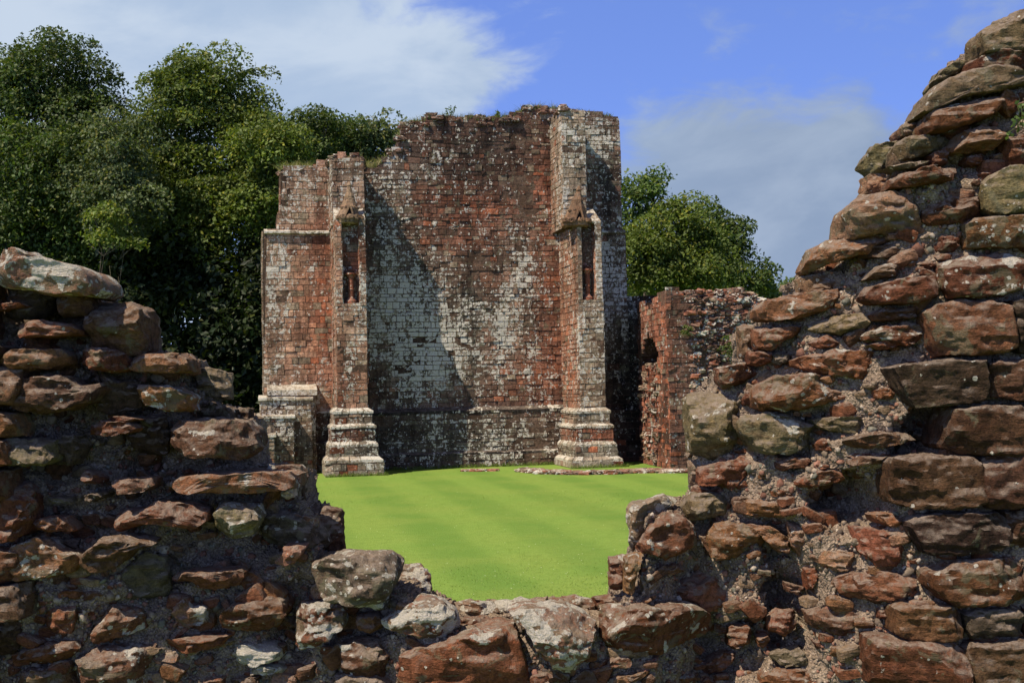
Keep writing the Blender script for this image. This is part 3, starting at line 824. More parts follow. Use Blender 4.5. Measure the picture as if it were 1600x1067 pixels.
def stone_mesh(poly, prot, back, seed, coursed=False):
    r = np.random.default_rng(seed)
    c = poly_cent(poly)
    A = abs(poly_area(poly))
    n = 28 if A > 2600 else (18 if A > 900 else 12)
    poly = c + (poly - c) * 1.05
    prot = prot * float(np.interp(c[0], [0, 450, 900, 1150, 1600], [1.25, 1.2, 1.0, .85, .85])) + .01
    k = r.uniform(7.0, 12.0) if not coursed else r.uniform(9, 14)
    p, q = superell(n, k)
    s, w_, t_ = p[:, 0], p[:, 1], p[:, 2]     # w_: depth, -1 front
    th = np.arctan2(t_, s)
    k2 = k
    rho = (np.abs(s) ** k2 + np.abs(t_) ** k2) ** (1 / k2)
    # remove the square modulation: rho is 1 on the rim
    R = hull_radius(poly, c, -th)      # pixel y points down
    R = np.where(R <= 0, math.sqrt(A / math.pi), R)
    R = 0.86 * R + 0.14 * np.sort(R)[int(len(R) * 0.2)] if False else R
    px = c[0] + rho * R * np.cos(th); py = c[1] - rho * R * np.sin(th)
    Yc = float(face_from_px(np.array([c[0]]), np.array([c[1]]))[0]) + back
    Cw = P(c[0], c[1], Yc - prot * 0.5)
    slope = (Yface(Cw[0] + 0.1) - Yface(Cw[0] - 0.1)) / 0.2 * 0.75
    Yfr = Yc - prot
    d = 0.5 * (prot + max(0.14, min(0.32, math.sqrt(A) / 1900 * 6.3 * 0.7)))   # half depth
    W3 = P(px, py, np.full(px.shape, Yfr + 0.35 * d))
    x, z = W3[:, 0], W3[:, 2]
    Y = Yfr + d + w_ * d + slope * (x - Cw[0]) + r.normal(0, 0.10) * (z - Cw[2])
    V = np.stack([x, Y, z], 1)
    ctr = V.mean(0)
    size = math.sqrt(A) / 1900 * 6.3
    nrm = V - ctr; nrm /= np.linalg.norm(nrm, axis=1)[:, None] + 1e-9
    # chop facets
    for _ in range(15 if not coursed else 2):
        nn = r.standard_normal(3); nn[1] = -abs(nn[1]) - 0.4; nn /= np.linalg.norm(nn)
        dd = (V - ctr) @ nn; lim = dd.max() * r.uniform(0.68, 0.93)
        V = V - (np.maximum(dd - lim, 0) * 0.97)[:, None] * nn
    a = 0.55 if coursed else 1.0
    o = seed * 7.77
    Q = V + o
    V = V + nrm * ((0.045 * size * a * vn(Q, size * 0.5, 1) + 0.055 * size * a * vn(Q, size * 0.22, 2) + 0.02 * size * vn(Q, size * 0.1, 12))[:, None])
    strat = vn(Q * np.array([0.25, 0.25, 1.0]), 0.022, 4)
    V[:, 1] += 0.007 * strat
    st2 = np.tanh(3.5 * vn(Q * np.array([0.35, 0.35, 1.0]), size * 0.16, 14))
    V[:, 1] += 0.042 * size * a * st2 + 0.004 * st2
    V[:, 2] += 0.012 * size * a * np.tanh(4 * vn(Q, size * 0.3, 15))
    V = V + nrm * (0.007 * vn(Q, 0.03, 3) + 0.004 * vn(Q, 0.014, 8))[:, None]
    return V, q, A

STONES = []
for si, (cr, pl, prot, back, colk, li) in enumerate(ST):
    ox, oy, s_ = CROP[cr]
    poly = np.array(pl, float).reshape(-1, 2) / s_ + np.array([ox, oy])
    if poly_area(poly) < 0: poly = poly[::-1]
    coursed = (cr in 'EFG') and poly[:, 0].mean() > 1400 and abs(poly_area(poly)) > 3000
    V, q, A = stone_mesh(poly, prot, back, si + 1, coursed)
    STONES.append((A, V, q, colk, li, si))

# stones beyond the frame edges, so that a step aside still shows wall
rr = np.random.default_rng(21)
def margin_rows(x0, x1, y0, y1):
    y = y0
    while y < y1:
        h = rr.uniform(38, 72); x = x0 + rr.uniform(-30, 10)
        while x < x1:
            w_ = rr.uniform(60, 130)
            j = lambda: rr.uniform(-7, 7)
            poly = np.array([[x + j(), y + 5 + j()], [x + w_ / 2, y + 2 + j()], [x + w_ - 12 + j(), y + 5 + j()], [x + w_ - 8, y + h / 2],
                             [x + w_ - 12 + j(), y + h - 8 + j()], [x + w_ / 2, y + h - 5 + j()], [x + j(), y + h - 8 + j()], [x - 4, y + h / 2]])
            if poly_area(poly) < 0: poly = poly[::-1]
            V, q, A = stone_mesh(poly, rr.uniform(.06, .15), 0, int(rr.integers(1e5)), True)
            STONES.append((0.0, V, q, rr.choice(['r', 'b', 'o', 'd']), rr.uniform(0, .5), -1))
            x += w_
        y += h
margin_rows(1690, 1850, 20, 1100)
margin_rows(-300, -60, 420, 1100)
margin_rows(-200, 1750, 1108, 1400)

STONES.sort(key=lambda s: -s[0])
LAB = {0: 'large lit capstone crusted with pale lichen'}
rt = np.random.default_rng(5)
rest = MB()
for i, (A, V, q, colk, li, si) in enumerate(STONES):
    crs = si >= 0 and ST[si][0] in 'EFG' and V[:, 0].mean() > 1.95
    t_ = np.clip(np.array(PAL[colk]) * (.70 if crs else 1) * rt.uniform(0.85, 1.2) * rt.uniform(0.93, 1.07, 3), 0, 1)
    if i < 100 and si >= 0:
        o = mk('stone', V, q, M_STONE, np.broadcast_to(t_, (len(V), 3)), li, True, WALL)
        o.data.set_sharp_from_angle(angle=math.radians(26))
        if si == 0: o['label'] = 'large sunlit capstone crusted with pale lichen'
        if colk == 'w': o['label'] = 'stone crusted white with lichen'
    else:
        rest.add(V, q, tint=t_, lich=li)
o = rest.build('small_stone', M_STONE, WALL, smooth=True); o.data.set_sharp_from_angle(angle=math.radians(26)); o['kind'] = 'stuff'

# ================================================================== TOWER
TH = math.radians(12)
U = np.array([math.cos(TH), math.sin(TH), 0]); N = np.array([math.sin(TH), -math.cos(TH), 0]); ZV = np.array([0, 0, 1.0])
d0 = ray(720, 700); O = EYEV + d0 * (60 / d0[1]); O[2] = 0
def uz(px, py, w=0.0):
    """where the ray through a photo point meets the wall plane standing w in front of the tower face"""
    d = ray(px, py); o = O + N * w
    t_ = ((o - EYEV) @ N) / (d @ N)
    h = EYEV + d * t_ - O
    return float(h @ U), float(h[2])
def L2W(u, w, z): return O + U * u + N * w + ZV * z

C_RED = np.array((.34, .135, .082)); C_BRED = np.array((.46, .165, .085)); C_BROWN = np.array((.148, .086, .062)); C_TAN = np.array((.34, .265, .185))
C_GREY = np.array((.36, .32, .245)); C_BLACK = np.array((.030, .026, .023)); C_OCH = np.array((.33, .20, .10))

def gauss(px, py, L):
    s = 0.0
    for (gx, gy, rx, ry, a) in L:
        s += a * math.exp(-((px - gx) / rx) ** 2 - ((py - gy) / ry) ** 2)
    return s
# wear of the great wall: lichen, soot-black growth, fresh red stone
LICH = [(655, 500, 75, 95, 1.05), (600, 460, 30, 60, .7), (640, 590, 40, 50, .6), (800, 460, 45, 70, .45), (795, 510, 35, 40, .5), (700, 560, 50, 50, .6), (660, 700, 100, 30, .35), (800, 690, 70, 35, .9), (700, 655, 90, 12, .4),
        (615, 300, 30, 80, .5), (660, 270, 20, 20, .5), (820, 400, 30, 60, .4), (905, 260, 30, 90, .5), (955, 440, 30, 90, 1.0), (935, 210, 40, 40, .6),
        (885, 270, 12, 100, .5), (480, 300, 50, 45, .75), (430, 480, 20, 120, .5), (545, 500, 20, 60, .4), (440, 420, 30, 60, .5), (545, 320, 25, 40, .6), (800, 560, 50, 50, .4), (920, 560, 30, 80, .6), (450, 640, 60, 60, .5)]
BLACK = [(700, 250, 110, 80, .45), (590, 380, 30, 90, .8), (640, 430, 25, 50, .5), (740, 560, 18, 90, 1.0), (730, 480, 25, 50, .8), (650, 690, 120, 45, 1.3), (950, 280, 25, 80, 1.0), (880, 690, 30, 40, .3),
         (800, 690, 70, 35, .5), (960, 560, 30, 120, .9), (470, 690, 50, 30, .6), (540, 270, 30, 15, .5), (780, 230, 60, 50, .4), (690, 340, 25, 50, .3), (988, 600, 12, 200, .9), (600, 560, 15, 60, .6)]
RED = [(700, 320, 80, 30, .6), (850, 300, 25, 60, .7), (840, 570, 50, 60, .8), (720, 380, 60, 20, .5), (850, 430, 30, 60, .7), (800, 440, 60, 12, .5), (505, 330, 16, 70, .8), (505, 500, 26, 120, .8), (895, 560, 15, 90, .9),
       (460, 460, 50, 100, .22), (548, 590, 30, 70, .6), (545, 680, 30, 12, 1.2), (920, 680, 20, 12, .8), (760, 530, 20, 40, .5), (560, 400, 12, 60, .8), (645, 280, 15, 10, .5), (770, 330, 50, 20, .5), (1035, 600, 14, 150, 1.2), (1015, 650, 20, 60, .4)]
rb = np.random.default_rng(99)
def block_look(P3, base=None):
    px, py = proj(P3)
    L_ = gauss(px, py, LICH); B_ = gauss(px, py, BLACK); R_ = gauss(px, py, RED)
    n = rb.normal(0, 0.13)
    c = C_BROWN * 1.02
    if base is not None: c = base
    f = np.clip(R_ * 0.95 + n, 0, 1); c = c * (1 - f) + (C_RED if rb.random() < 0.7 else C_BRED) * f
    if rb.random() < 0.03: c = C_BRED * rb.uniform(0.6, 1)
    if rb.random() < 0.06: c = C_TAN
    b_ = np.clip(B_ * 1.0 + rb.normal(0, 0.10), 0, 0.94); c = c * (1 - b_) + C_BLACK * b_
    l_ = float(np.clip(L_ * 0.66 + rb.normal(0, 0.13) + 0.15, -0.1, 1.25))
    f = float(np.clip(L_ * 0.5, 0, 0.55)); c = c * (1 - f) + C_GREY * f
    return c * rb.uniform(0.82, 1.2), l_

def clad(mb, org, uv, nv, z0, z1, uL, uR, top=None, ch=(.16, .35), bw=(.22, .66), jut=.012, base=None, skip=None, rough=1.0, gap=.007):
    """courses of squared blocks laid on a plane: org + u*uv + z*Z, faces along nv"""
    uL_ = uL if callable(uL) else (lambda z: uL); uR_ = uR if callable(uR) else (lambda z: uR)
    z = z0
    while z < z1 - 0.02:
        h = rb.uniform(*ch)
        if z + h > z1 - 0.09: h = z1 - z
        zc = z + h / 2
        a, b = uL_(zc), uR_(zc)
        u = a; first = True
        while u < b - 1e-3:
            w = rb.uniform(*bw) * (0.6 if first and rb.random() < .5 else 1); first = False
            if u + w > b - 0.18: w = b - u
            uc = u + w / 2
            if (top is None or zc < top(uc)) and not (skip and skip(uc, zc)):
                p3 = org + uv * uc + ZV * zc
                c, l_ = block_look(p3, base)
                g = gap * rb.uniform(0.5, 1.3)
                j = rb.normal(0, jut) * rough
                if rb.random() < 0.05 * rough: j -= rb.uniform(0.01, 0.03)
                j = max(j, -0.022)
                ins = 0.007 * rb.uniform(0.5, 2)
                q = []
                for (uu, z_, iu, iz) in ((u + g, z + g, 1, 1), (u + w - g, z + g, -1, 1), (u + w - g, z + h - g, -1, -1), (u + g, z + h - g, 1, -1)):
                    q.append(org + uv * uu + ZV * z_ - nv * 0.05)
                for (uu, z_, iu, iz) in ((u + g, z + g, 1, 1), (u + w - g, z + g, -1, 1), (u + w - g, z + h - g, -1, -1), (u + g, z + h - g, 1, -1)):
                    q.append(org + uv * (uu + iu * ins * rb.uniform(.3, 1.6)) + ZV * (z_ + iz * ins * rb.uniform(.3, 1.6)) + nv * (0.018 + j + rb.normal(0, 0.007) * rough))
                mb.add(q, [[4, 5, 6, 7], [0, 1, 5, 4], [1, 2, 6, 5], [2, 3, 7, 6], [3, 0, 4, 7]], tint=c, lich=l_)
            u += w
        z += h

def prism(mb, uvpoly, za, zb, tint=(.13, .09, .065), lich=0.0, shr=0.0):
    """upright solid on a plan polygon in tower coordinates (u, w); za zb numbers or per-corner lists"""
    n = len(uvpoly)
    za = [za] * n if np.isscalar(za) else za; zb = [zb] * n if np.isscalar(zb) else zb
    V = [L2W(u, w, z) for (u, w), z in zip(uvpoly, za)] + [L2W(u, w, z) for (u, w), z in zip(uvpoly, zb)]
    quads = [[i, (i + 1) % n, n + (i + 1) % n, n + i] for i in range(n)]
    if n == 4: quads += [[3, 2, 1, 0], [4, 5, 6, 7]]
    mb.add(V, quads, tint=tint, lich=lich)

def box_clad(mb, u0, u1, w0, w1, z0, z1, faces='FLR', **kw):
    """solid core with courses of blocks on its front (F), left (L), right (R) faces"""
    e = 0.012
    prism(mb, [(u0 + e, w1 - e), (u1 - e, w1 - e), (u1 - e, w0 + e), (u0 + e, w0 + e)], z0, z1 - e)
    if 'F' in faces: clad(mb, L2W(0, w1, 0), U, N, z0, z1, u0, u1, **kw)
    if 'L' in faces: clad(mb, L2W(u0, 0, 0), -N, -U, z0, z1, -w1, -w0, **kw)
    if 'R' in faces: clad(mb, L2W(u1, 0, 0), N, U, z0, z1, w0, w1, **kw)

def slab(mb, u0, u1, w0, w1, zlo, zhi, ov, tint=C_GREY, lich=.5, seg=.55):
    """weathered string course: sloping top running from (w0,zhi) out to (w1+ov) then a drip; split into stones"""
    u = u0 - ov
    while u < u1 + ov - 0.01:
        w = min(rb.uniform(seg * .7, seg * 1.4), u1 + ov - u)
        if u1 + ov - (u + w) < .15: w = u1 + ov - u
        a, b = u + .004, u + w - .004
        j = rb.normal(0, .012); k = rb.normal(0, .01)
        prof = [(w0, zhi + k), (w1 + ov * .9 + j, zlo + (zhi - zlo) * .45 + k), (w1 + ov + j, zlo + (zhi - zlo) * .3), (w1 + ov + j, zlo), (w1 - .05, zlo - .03), (w0, zlo - .03)]
        V = [L2W(a, q[0], q[1]) for q in prof] + [L2W(b, q[0], q[1]) for q in prof]
        n = len(prof)
        quads = [[i, (i + 1) % n, n + (i + 1) % n, n + i] for i in range(n)]
        quads += [[0, 1, 2, 3], [0, 3, 4, 5], [9, 8, 7, 6], [11, 10, 9, 6]]
        c = np.array(tint) * rb.uniform(.7, 1.25)
        mb.add(V, quads, tint=c, lich=lich + rb.normal(0, .2))
        u += w

TOWER = thing('ruined_tower', 'tall roofless red sandstone abbey tower wall with two niched buttresses behind the lawn', 'tower', L2W(0, 0, 0))
Zp = lambda py, px=720, w=0.: uz(px, py, w)[1]
Up = lambda px, w=0., py=500: uz(px, py, w)[0]
WU, WL = 2.3, 3.4          # how far the buttress stages stand out

# main wall -------------------------------------------------
uA, uB = Up(540), Up(895)
topk = [(528, 255), (560, 252), (585, 262), (600, 250), (612, 232), (622, 222), (630, 195), (660, 186), (700, 184), (760, 185), (800, 184), (812, 172), (840, 169), (868, 168), (900, 172), (970, 180)]
tk = np.array([uz(a, b) for a, b in topk])
def main_top(u): return float(np.interp(u, tk[:, 0], tk[:, 1])) + 0.10 * math.sin(u * 9.1) * 0.6
zPl = Zp(636, 740)         # top of the plinth
mb = MB()
def solid_profile(mb, u0, u1, w0, w1, z0, topf, step=.35, tint=(.13, .09, .065), drop=.04):
    us = np.arange(u0, u1, step); us = np.append(us, u1)
    for a, b in zip(us[:-1], us[1:]):
        if b - a < 1e-3: continue
        h = min(topf(a), topf(b)) - drop
        prism(mb, [(a, w1), (b, w1), (b, w0), (a, w0)], z0, h, tint)
solid_profile(mb, uA, uB, -3.0, -.015, 0, main_top)
slit = (uz(581, 565)[0], uz(588, 565)[0], uz(584, 600)[1], uz(584, 568)[1])
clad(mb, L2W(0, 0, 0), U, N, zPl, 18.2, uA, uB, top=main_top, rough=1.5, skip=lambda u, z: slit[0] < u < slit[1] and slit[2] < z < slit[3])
# ragged stones along the broken top
for k_ in range(260):
    u = rb.uniform(Up(590), uB); z = main_top(u) + rb.uniform(-.35, .12)
    if u < Up(640) : z = main_top(u) + rb.uniform(-1.2, .1)
    p_, q_ = superell(3, 4); s_ = rb.uniform(.08, .24)
    V = p_ * np.array([s_ * 1.3, s_, s_ * .6]) * (1 + .15 * rb.standard_normal((len(p_), 1)))
    c, l_ = block_look(L2W(u, 0, z)); mb.add(V + L2W(u, rb.uniform(-1.5, .06), z), q_, tint=c, lich=l_)
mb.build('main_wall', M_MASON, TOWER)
# plinth of the main wall
mb = MB()
box_clad(mb, uA, uB, -.5, .35, 0, zPl - .25, 'F', rough=1.6, gap=.014)
slab(mb, uA, uB, 0.02, .35, zPl - .28, zPl + .02, .05, C_BLACK * 1.6, .15)
zl = Zp(706, 740)
slab(mb, uA, uB, .33, .48, zl - .10, zl + .08, .03, C_BLACK * 2, .35)
box_clad(mb, uA, uB, .30, .50, 0, zl - .1, 'F', rough=1.4)
mb.build('plinth', M_MASON, TOWER)

# left wing -------------------------------------------------
uW = Up(545)
kL = [(608, 412), (365, 417), (358, 420), (356, 432), (336, 434), (334, 438), (292, 440), (262, 442)]
zz_ = np.array([uz(px_, py_)[1] for py_, px_ in kL]); uu_ = np.array([uz(px_, py_)[0] for py_, px_ in kL])
def wing_left(z): return float(np.interp(z, zz_, uu_))
tw = np.array([uz(a, b) for a, b in [(436, 263), (485, 262), (488, 258), (500, 257), (503, 251), (519, 248), (522, 244), (545, 243), (570, 243)]])
def wing_top(u): return float(np.interp(u, tw[:, 0], tw[:, 1]))
zS = uz(465, 361)[1]
mb = MB()
u0 = float(uu_.min())
prism(mb, [(uu_[0] + .03, -.02), (uW, -.02), (uW, -3), (uu_[0] + .03, -3)], 0, zS)
prism(mb, [(uu_[3] + .03, -.02), (uW, -.02), (uW, -3), (uu_[3] + .03, -3)], zS - .02, uz(440, 336)[1])
solid_profile(mb, uu_[5] + .03, uW, -2.6, -.02, uz(440, 337)[1], wing_top)
clad(mb, L2W(0, 0, 0), U, N, 0, 15.5, wing_left, uW, top=wing_top, rough=1.0, base=C_TAN * .85 + C_RED * .55, ch=(.24, .36), jut=.008, gap=.004)
clad(mb, L2W(uu_[0], 0, 0), -N, -U, 0, zS, 0, 3, rough=1, base=C_TAN * .8)
clad(mb, L2W(uu_[5], 0, 0), -N, -U, zS, uz(440, 290)[1], 0, 2.6, rough=1, base=C_RED)
slab(mb, wing_left(zS - .1), uW, -.2, .05, zS - .14, zS + .10, .16, C_GREY * .8, .5)
for k_ in range(90):
    u = rb.uniform(Up(442), Up(560)); z = wing_top(u) + rb.uniform(-.3, .06)
    p_, q_ = superell(3, 4); s_ = rb.uniform(.07, .2)
    V = p_ * np.array([s_ * 1.3, s_, s_ * .6]) * (1 + .15 * rb.standard_normal((len(p_), 1)))
    c, l_ = block_look(L2W(u, 0, z)); mb.add(V + L2W(u, rb.uniform(-1.5, .04), z), q_, tint=c, lich=l_)
mb.build('wing_wall', M_MASON, TOWER)
# stepped base of the left wing
mb = MB()
def stepbox(pxa, pxb, pyt, w0, w1, cap=.28, faces='FLR'):
    z = uz((pxa + pxb) / 2, pyt, w1)[1]
    ua, ub = Up(pxa, w1, pyt), Up(pxb, w1, pyt)
    box_clad(mb, ua, ub, w0, w1, 0, z - cap, faces, base=C_TAN * .85, rough=1.2)
    slab(mb, ua, ub, w0, w1, z - cap, z + .05, .10, C_GREY, .7)
stepbox(421, 492, 601, -.1, 1.1, .5)
stepbox(407, 486, 618, -.1, 1.5, .22)
stepbox(404, 458, 646, -.1, 2.1, .22)
stepbox(400, 428, 676, -.1, 2.9, .2)
a_, b_ = Up(455), Up(545)
box_clad(mb, a_, b_, -.1, .35, 0, uz(505, 645)[1], 'F', base=C_BROWN)
slab(mb, a_, b_, .02, .35, uz(505, 645)[1], uz(505, 638)[1], .08, C_BROWN, .3)
box_clad(mb, a_, b_, -.1, .65, 0, uz(505, 690)[1], 'F', base=C_BROWN)
mb.build('stepped_base', M_MASON, TOWER)

# right wing ------------------------------------------------
kR = [(730, 1000), (640, 990), (560, 984), (366, 977), (356, 972), (240, 970), (180, 967)]
zr = np.array([uz(px_, py_)[1] for py_, px_ in kR]); ur = np.array([uz(px_, py_)[0] for py_, px_ in kR])
def rw_right(z): return float(np.interp(z, zr, ur))
rw_t = lambda u: float(np.interp(u, [Up(865), Up(968)], [uz(868, 168)[1], uz(967, 181)[1]]))
mb = MB()
uR0 = Up(880)
solid_profile(mb, uR0, ur[-1] - .05, -3, -.02, 0, rw_t)
prism(mb, [(ur[-1] - .1, -.02), (ur[2] - .05, -.02), (ur[2] - .05, -3), (ur[-1] - .1, -3)], 0, zr[3])
clad(mb, L2W(0, 0, 0), U, N, 0, 18.5, uR0, rw_right, top=rw_t, rough=1.3, base=C_BROWN * 1.2)
zsr = uz(960, 361)[1]
slab(mb, uR0, rw_right(zsr) - .1, -.2, .05, zsr - .14, zsr + .10, .16, C_GREY * .7, .5)
box_clad(mb, uR0, ur[0], -.1, .35, 0, uz(975, 640)[1], 'F', base=C_BROWN)
mb.build('wing_wall', M_MASON, TOWER)

# buttresses ------------------------------------------------
def lathe(prof, n=10, ang0=0.0):
    V = []; q = []
    for (r_, z_) in prof:
        for k in range(n):
            a = ang0 + 2 * math.pi * k / n
            V.append((r_ * math.cos(a), r_ * math.sin(a), z_))
    for i in range(len(prof) - 1):
        for k in range(n):
            q.append([i * n + k, i * n + (k + 1) % n, (i + 1) * n + (k + 1) % n, (i + 1) * n + k])
    return np.array(V), q
Rz = np.stack([U, -N, ZV], 1)   # tower frame to world (u, into wall, z)

def buttress(pl, pr, pul, pur, pytop, nl, nr, nt, nb_, cap, broken, base_c):
    """pl pr: lower stage front edges (photo x); pul pur: upper stage; n*: niche; cap: canopy (tip x, tip y, base l, r, y)"""
    root = bpy.data.objects.new('buttress', None); COL.objects.link(root)
    o_ = L2W(Up((pl + pr) / 2, WL), WL, 0)
    root['_o'] = [float(v) for v in o_]; root.parent = TOWER; root.location = tuple(o_ - np.array(TOWER['_o']))
    ua, ub = Up(pl, WL), Up(pr, WL)
    uc, ud = Up(pul, WU), Up(pur, WU)
    zset = uz((pl + pr) / 2, nt - 2, WL)[1]
    ztop = uz((pul + pur) / 2, pytop, WU)[1]
    zpl = uz((pl + pr) / 2, 636, WL)[1]
    n0, n1_ = Up(nl, WL), Up(nr, WL)
    zt, zb = uz((nl + nr) / 2, nt, WL)[1], uz((nl + nr) / 2, nb_, WL)[1]
    mb = MB()
    # lower stage: solid below niche, jambs beside it, back of niche
    nd = .55; e = .015
    prism(mb, [(ua + e, WL - nd), (ub - e, WL - nd), (ub - e, -.1), (ua + e, -.1)], 0, zset - e)
    prism(mb, [(ua + e, WL - e), (ub - e, WL - e), (ub - e, WL - nd - .05), (ua + e, WL - nd - .05)], 0, zb - e)
    prism(mb, [(ua + e, WL - e), (n0 - e, WL - e), (n0 - e, WL - nd - .05), (ua + e, WL - nd - .05)], zb - .05, zset)
    prism(mb, [(n1_ + e, WL - e), (ub - e, WL - e), (ub - e, WL - nd - .05), (n1_ + e, WL - nd - .05)], zb - .05, zset)
    clad(mb, L2W(0, WL, 0), U, N, zpl - .3, zb, ua, ub, base=base_c, rough=1.2)
    clad(mb, L2W(0, WL, 0), U, N, zb, zset, ua, n0, base=base_c, bw=(.5, .6), rough=.7)
    clad(mb, L2W(0, WL, 0), U, N, zb, zset, n1_, ub, base=base_c, bw=(.5, .6), rough=.7)
    clad(mb, L2W(0, WL - nd, 0), U, N, zb, zset, n0, n1_, base=C_BROWN, bw=(.3, .5), rough=.7)
    clad(mb, L2W(n0, 0, 0), N, U, zb, zset, WL - nd, WL, base=base_c, bw=(.5, .6), rough=.5)
    clad(mb, L2W(n1_, 0, 0), -N, -U, zb, zset, -WL, -(WL - nd), base=C_BRED, bw=(.5, .6), rough=.5)  # brighter red paints sunlight onto this inner jamb
    clad(mb, L2W(ua, 0, 0), -N, -U, 0, zset, -WL, .1, base=C_TAN * 1.05 if pl < 600 else C_TAN * .6 + C_RED * .5, rough=1.1)  # sunlit look of the left side put into its tint
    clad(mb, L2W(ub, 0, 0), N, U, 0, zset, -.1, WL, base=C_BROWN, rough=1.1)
    # weathering between the stages
    prism(mb, [(ua, WL), (ub, WL), (ub, WU - .3), (ua, WU - .3)], zset - .02, [zset + .05, zset + .05, zset + .9, zset + .9], C_GREY * .8, .6)
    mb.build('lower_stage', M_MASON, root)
    mb = MB()
    e = .015
    zt2 = lambda u: ztop + .08 * math.sin(u * 7)
    prism(mb, [(uc + e, WU - e), (ud - e, WU - e), (ud - e, -2.0), (uc + e, -2.0)], zset - .1, ztop - .05)
    clad(mb, L2W(0, WU, 0), U, N, zset, ztop, uc, ud, base=base_c * 1.05, rough=1.3)
    clad(mb, L2W(uc, 0, 0), -N, -U, zset - .1, ztop, -WU, .1, base=C_TAN * 1.15, rough=1.2)  # upper left side tinted paler, sun painted in
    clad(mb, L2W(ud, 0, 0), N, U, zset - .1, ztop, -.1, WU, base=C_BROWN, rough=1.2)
    for k_ in range(70):
        u = rb.uniform(uc, ud); w = rb.uniform(0, WU)
        p_, q_ = superell(3, 4); s_ = rb.uniform(.07, .2)
        V = p_ * np.array([s_ * 1.3, s_, s_ * .6]) * (1 + .15 * rb.standard_normal((len(p_), 1)))
        c, l_ = block_look(L2W(u, w, ztop)); mb.add(V + L2W(u, w, ztop + rb.uniform(-.12, .06)), q_, tint=c, lich=l_)
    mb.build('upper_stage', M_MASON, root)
    # plinth in four steps
    mb = MB()
    def z_at(py): return uz((pl + pr) / 2, py, WL + .5)[1]
    steps = [(z_at(640), z_at(663), .16), (z_at(663), z_at(692), .28), (z_at(692), z_at(716), .42), (z_at(716), 0., .62)]
    for i, (zt_, zb_, gr) in enumerate(steps):
        f_ = 'FLR'
        lo, hi = max(zb_, 0), zt_
        box_clad(mb, ua - gr, ub + gr, -.1, WL + gr, lo, hi - .16, f_, base=(C_GREY * 1.1 if i != 1 else C_RED), rough=1.0, gap=.01)
        inner = [0.0, .1, .28, .42][i]
        # sloping caps on front and both sides
        ov = .06 if i < 2 else .0
        t_ = C_GREY
        for (p0, p1, in0, in1) in (((ua - gr - ov, WL + gr + ov), (ub + gr + ov, WL + gr + ov), (ua - inner, WL + inner), (ub + inner, WL + inner)),
                                   ((ua - gr - ov, -.1), (ua - gr - ov, WL + gr + ov), (ua - inner, -.1), (ua - inner, WL + inner)),
                                   ((ub + gr + ov, WL + gr + ov), (ub + gr + ov, -.1), (ub + inner, WL + inner), (ub + inner, -.1))):
            m_ = 5
            for s_ in range(m_):
                a, b = s_ / m_ + .006, (s_ + 1) / m_ - .006
                lerp = lambda A, B, t: (A[0] * (1 - t) + B[0] * t, A[1] * (1 - t) + B[1] * t)
                o0, o1, i0, i1 = lerp(p0, p1, a), lerp(p0, p1, b), lerp(in0, in1, a), lerp(in0, in1, b)
                j = rb.normal(0, .012)
                V = [L2W(*o0, hi - .18), L2W(*o1, hi - .18), L2W(*o1, hi - .08 + j), L2W(*o0, hi - .08 + j), L2W(*i0, hi + .08), L2W(*i1, hi + .08), L2W(*i0, hi - .18), L2W(*i1, hi - .18)]
                mb.add(V, [[0, 1, 2, 3], [3, 2, 5, 4], [0, 3, 4, 6], [1, 7, 5, 2], [0, 6, 7, 1]], tint=t_ * rb.uniform(.8, 1.2), lich=.6 + rb.normal(0, .2))
    mb.build('plinth', M_MASON, root)
    # little shaft and arch at the foot of the niche
    mb = MB()
    sh = uz(0, nb_ - 48, WL - .3)[1] - zb
    sh = uz((nl + nr) / 2, nb_ - 48, WL - .3)[1] - zb
    V, q = lathe([(.0, 0), (.26, 0), (.26, .12), (.16, .22), (.115, .3), (.115, sh * .45), (.14, sh * .46), (.115, sh * .48), (.115, sh - .25), (.17, sh - .15), (.26, sh - .08), (.26, sh), (0, sh)], 12)
    um = (n0 + n1_) / 2
    mb.add(V @ Rz.T + L2W(um, WL - .32, zb), q, tint=C_RED * .9, lich=.2)
    # arched head panel behind the shaft: two jamb strips and an arch
    for sgn in (-1, 1):
        prism(mb, [(um + sgn * (n1_ - n0) * .36, WL - .42), (um + sgn * (n1_ - n0) * .49, WL - .42), (um + sgn * (n1_ - n0) * .49, WL - .56), (um + sgn * (n1_ - n0) * .36, WL - .56)], zb, zb + sh - .1, C_BROWN, .2)
    hw = (n1_ - n0) * .49
    for k in range(8):
        a0, a1 = math.pi * k / 8, math.pi * (k + 1) / 8
        pts = []
        for (aa, rr_) in ((a0, hw), (a1, hw), (a1, hw * .72), (a0, hw * .72)):
            pts.append((um + rr_ * math.cos(aa), zb + sh - .1 + rr_ * math.sin(aa) * .8))
        V = [L2W(p[0], WL - .40, p[1]) for p in pts] + [L2W(p[0], WL - .56, p[1]) for p in pts]
        mb.add(V, [[0, 1, 2, 3], [4, 5, 1, 0], [6, 7, 3, 2]], tint=C_BROWN, lich=.2)
    mb.build('niche_shaft', M_MASON, root, smooth=False)
    # canopy: gabled hood with a tall crocketed finial
    mb = MB()
    tx, ty, bl, br, by = cap
    wc = WL - .35
    tipu, tipz = uz(tx, ty, wc)
    bu0, bu1 = Up(bl, wc + .3), Up(br, wc + .3)
    bz = uz((bl + br) / 2, by, wc + .3)[1]
    hwid = (bu1 - bu0) / 2; bm = (bu0 + bu1) / 2
    H = tipz - bz
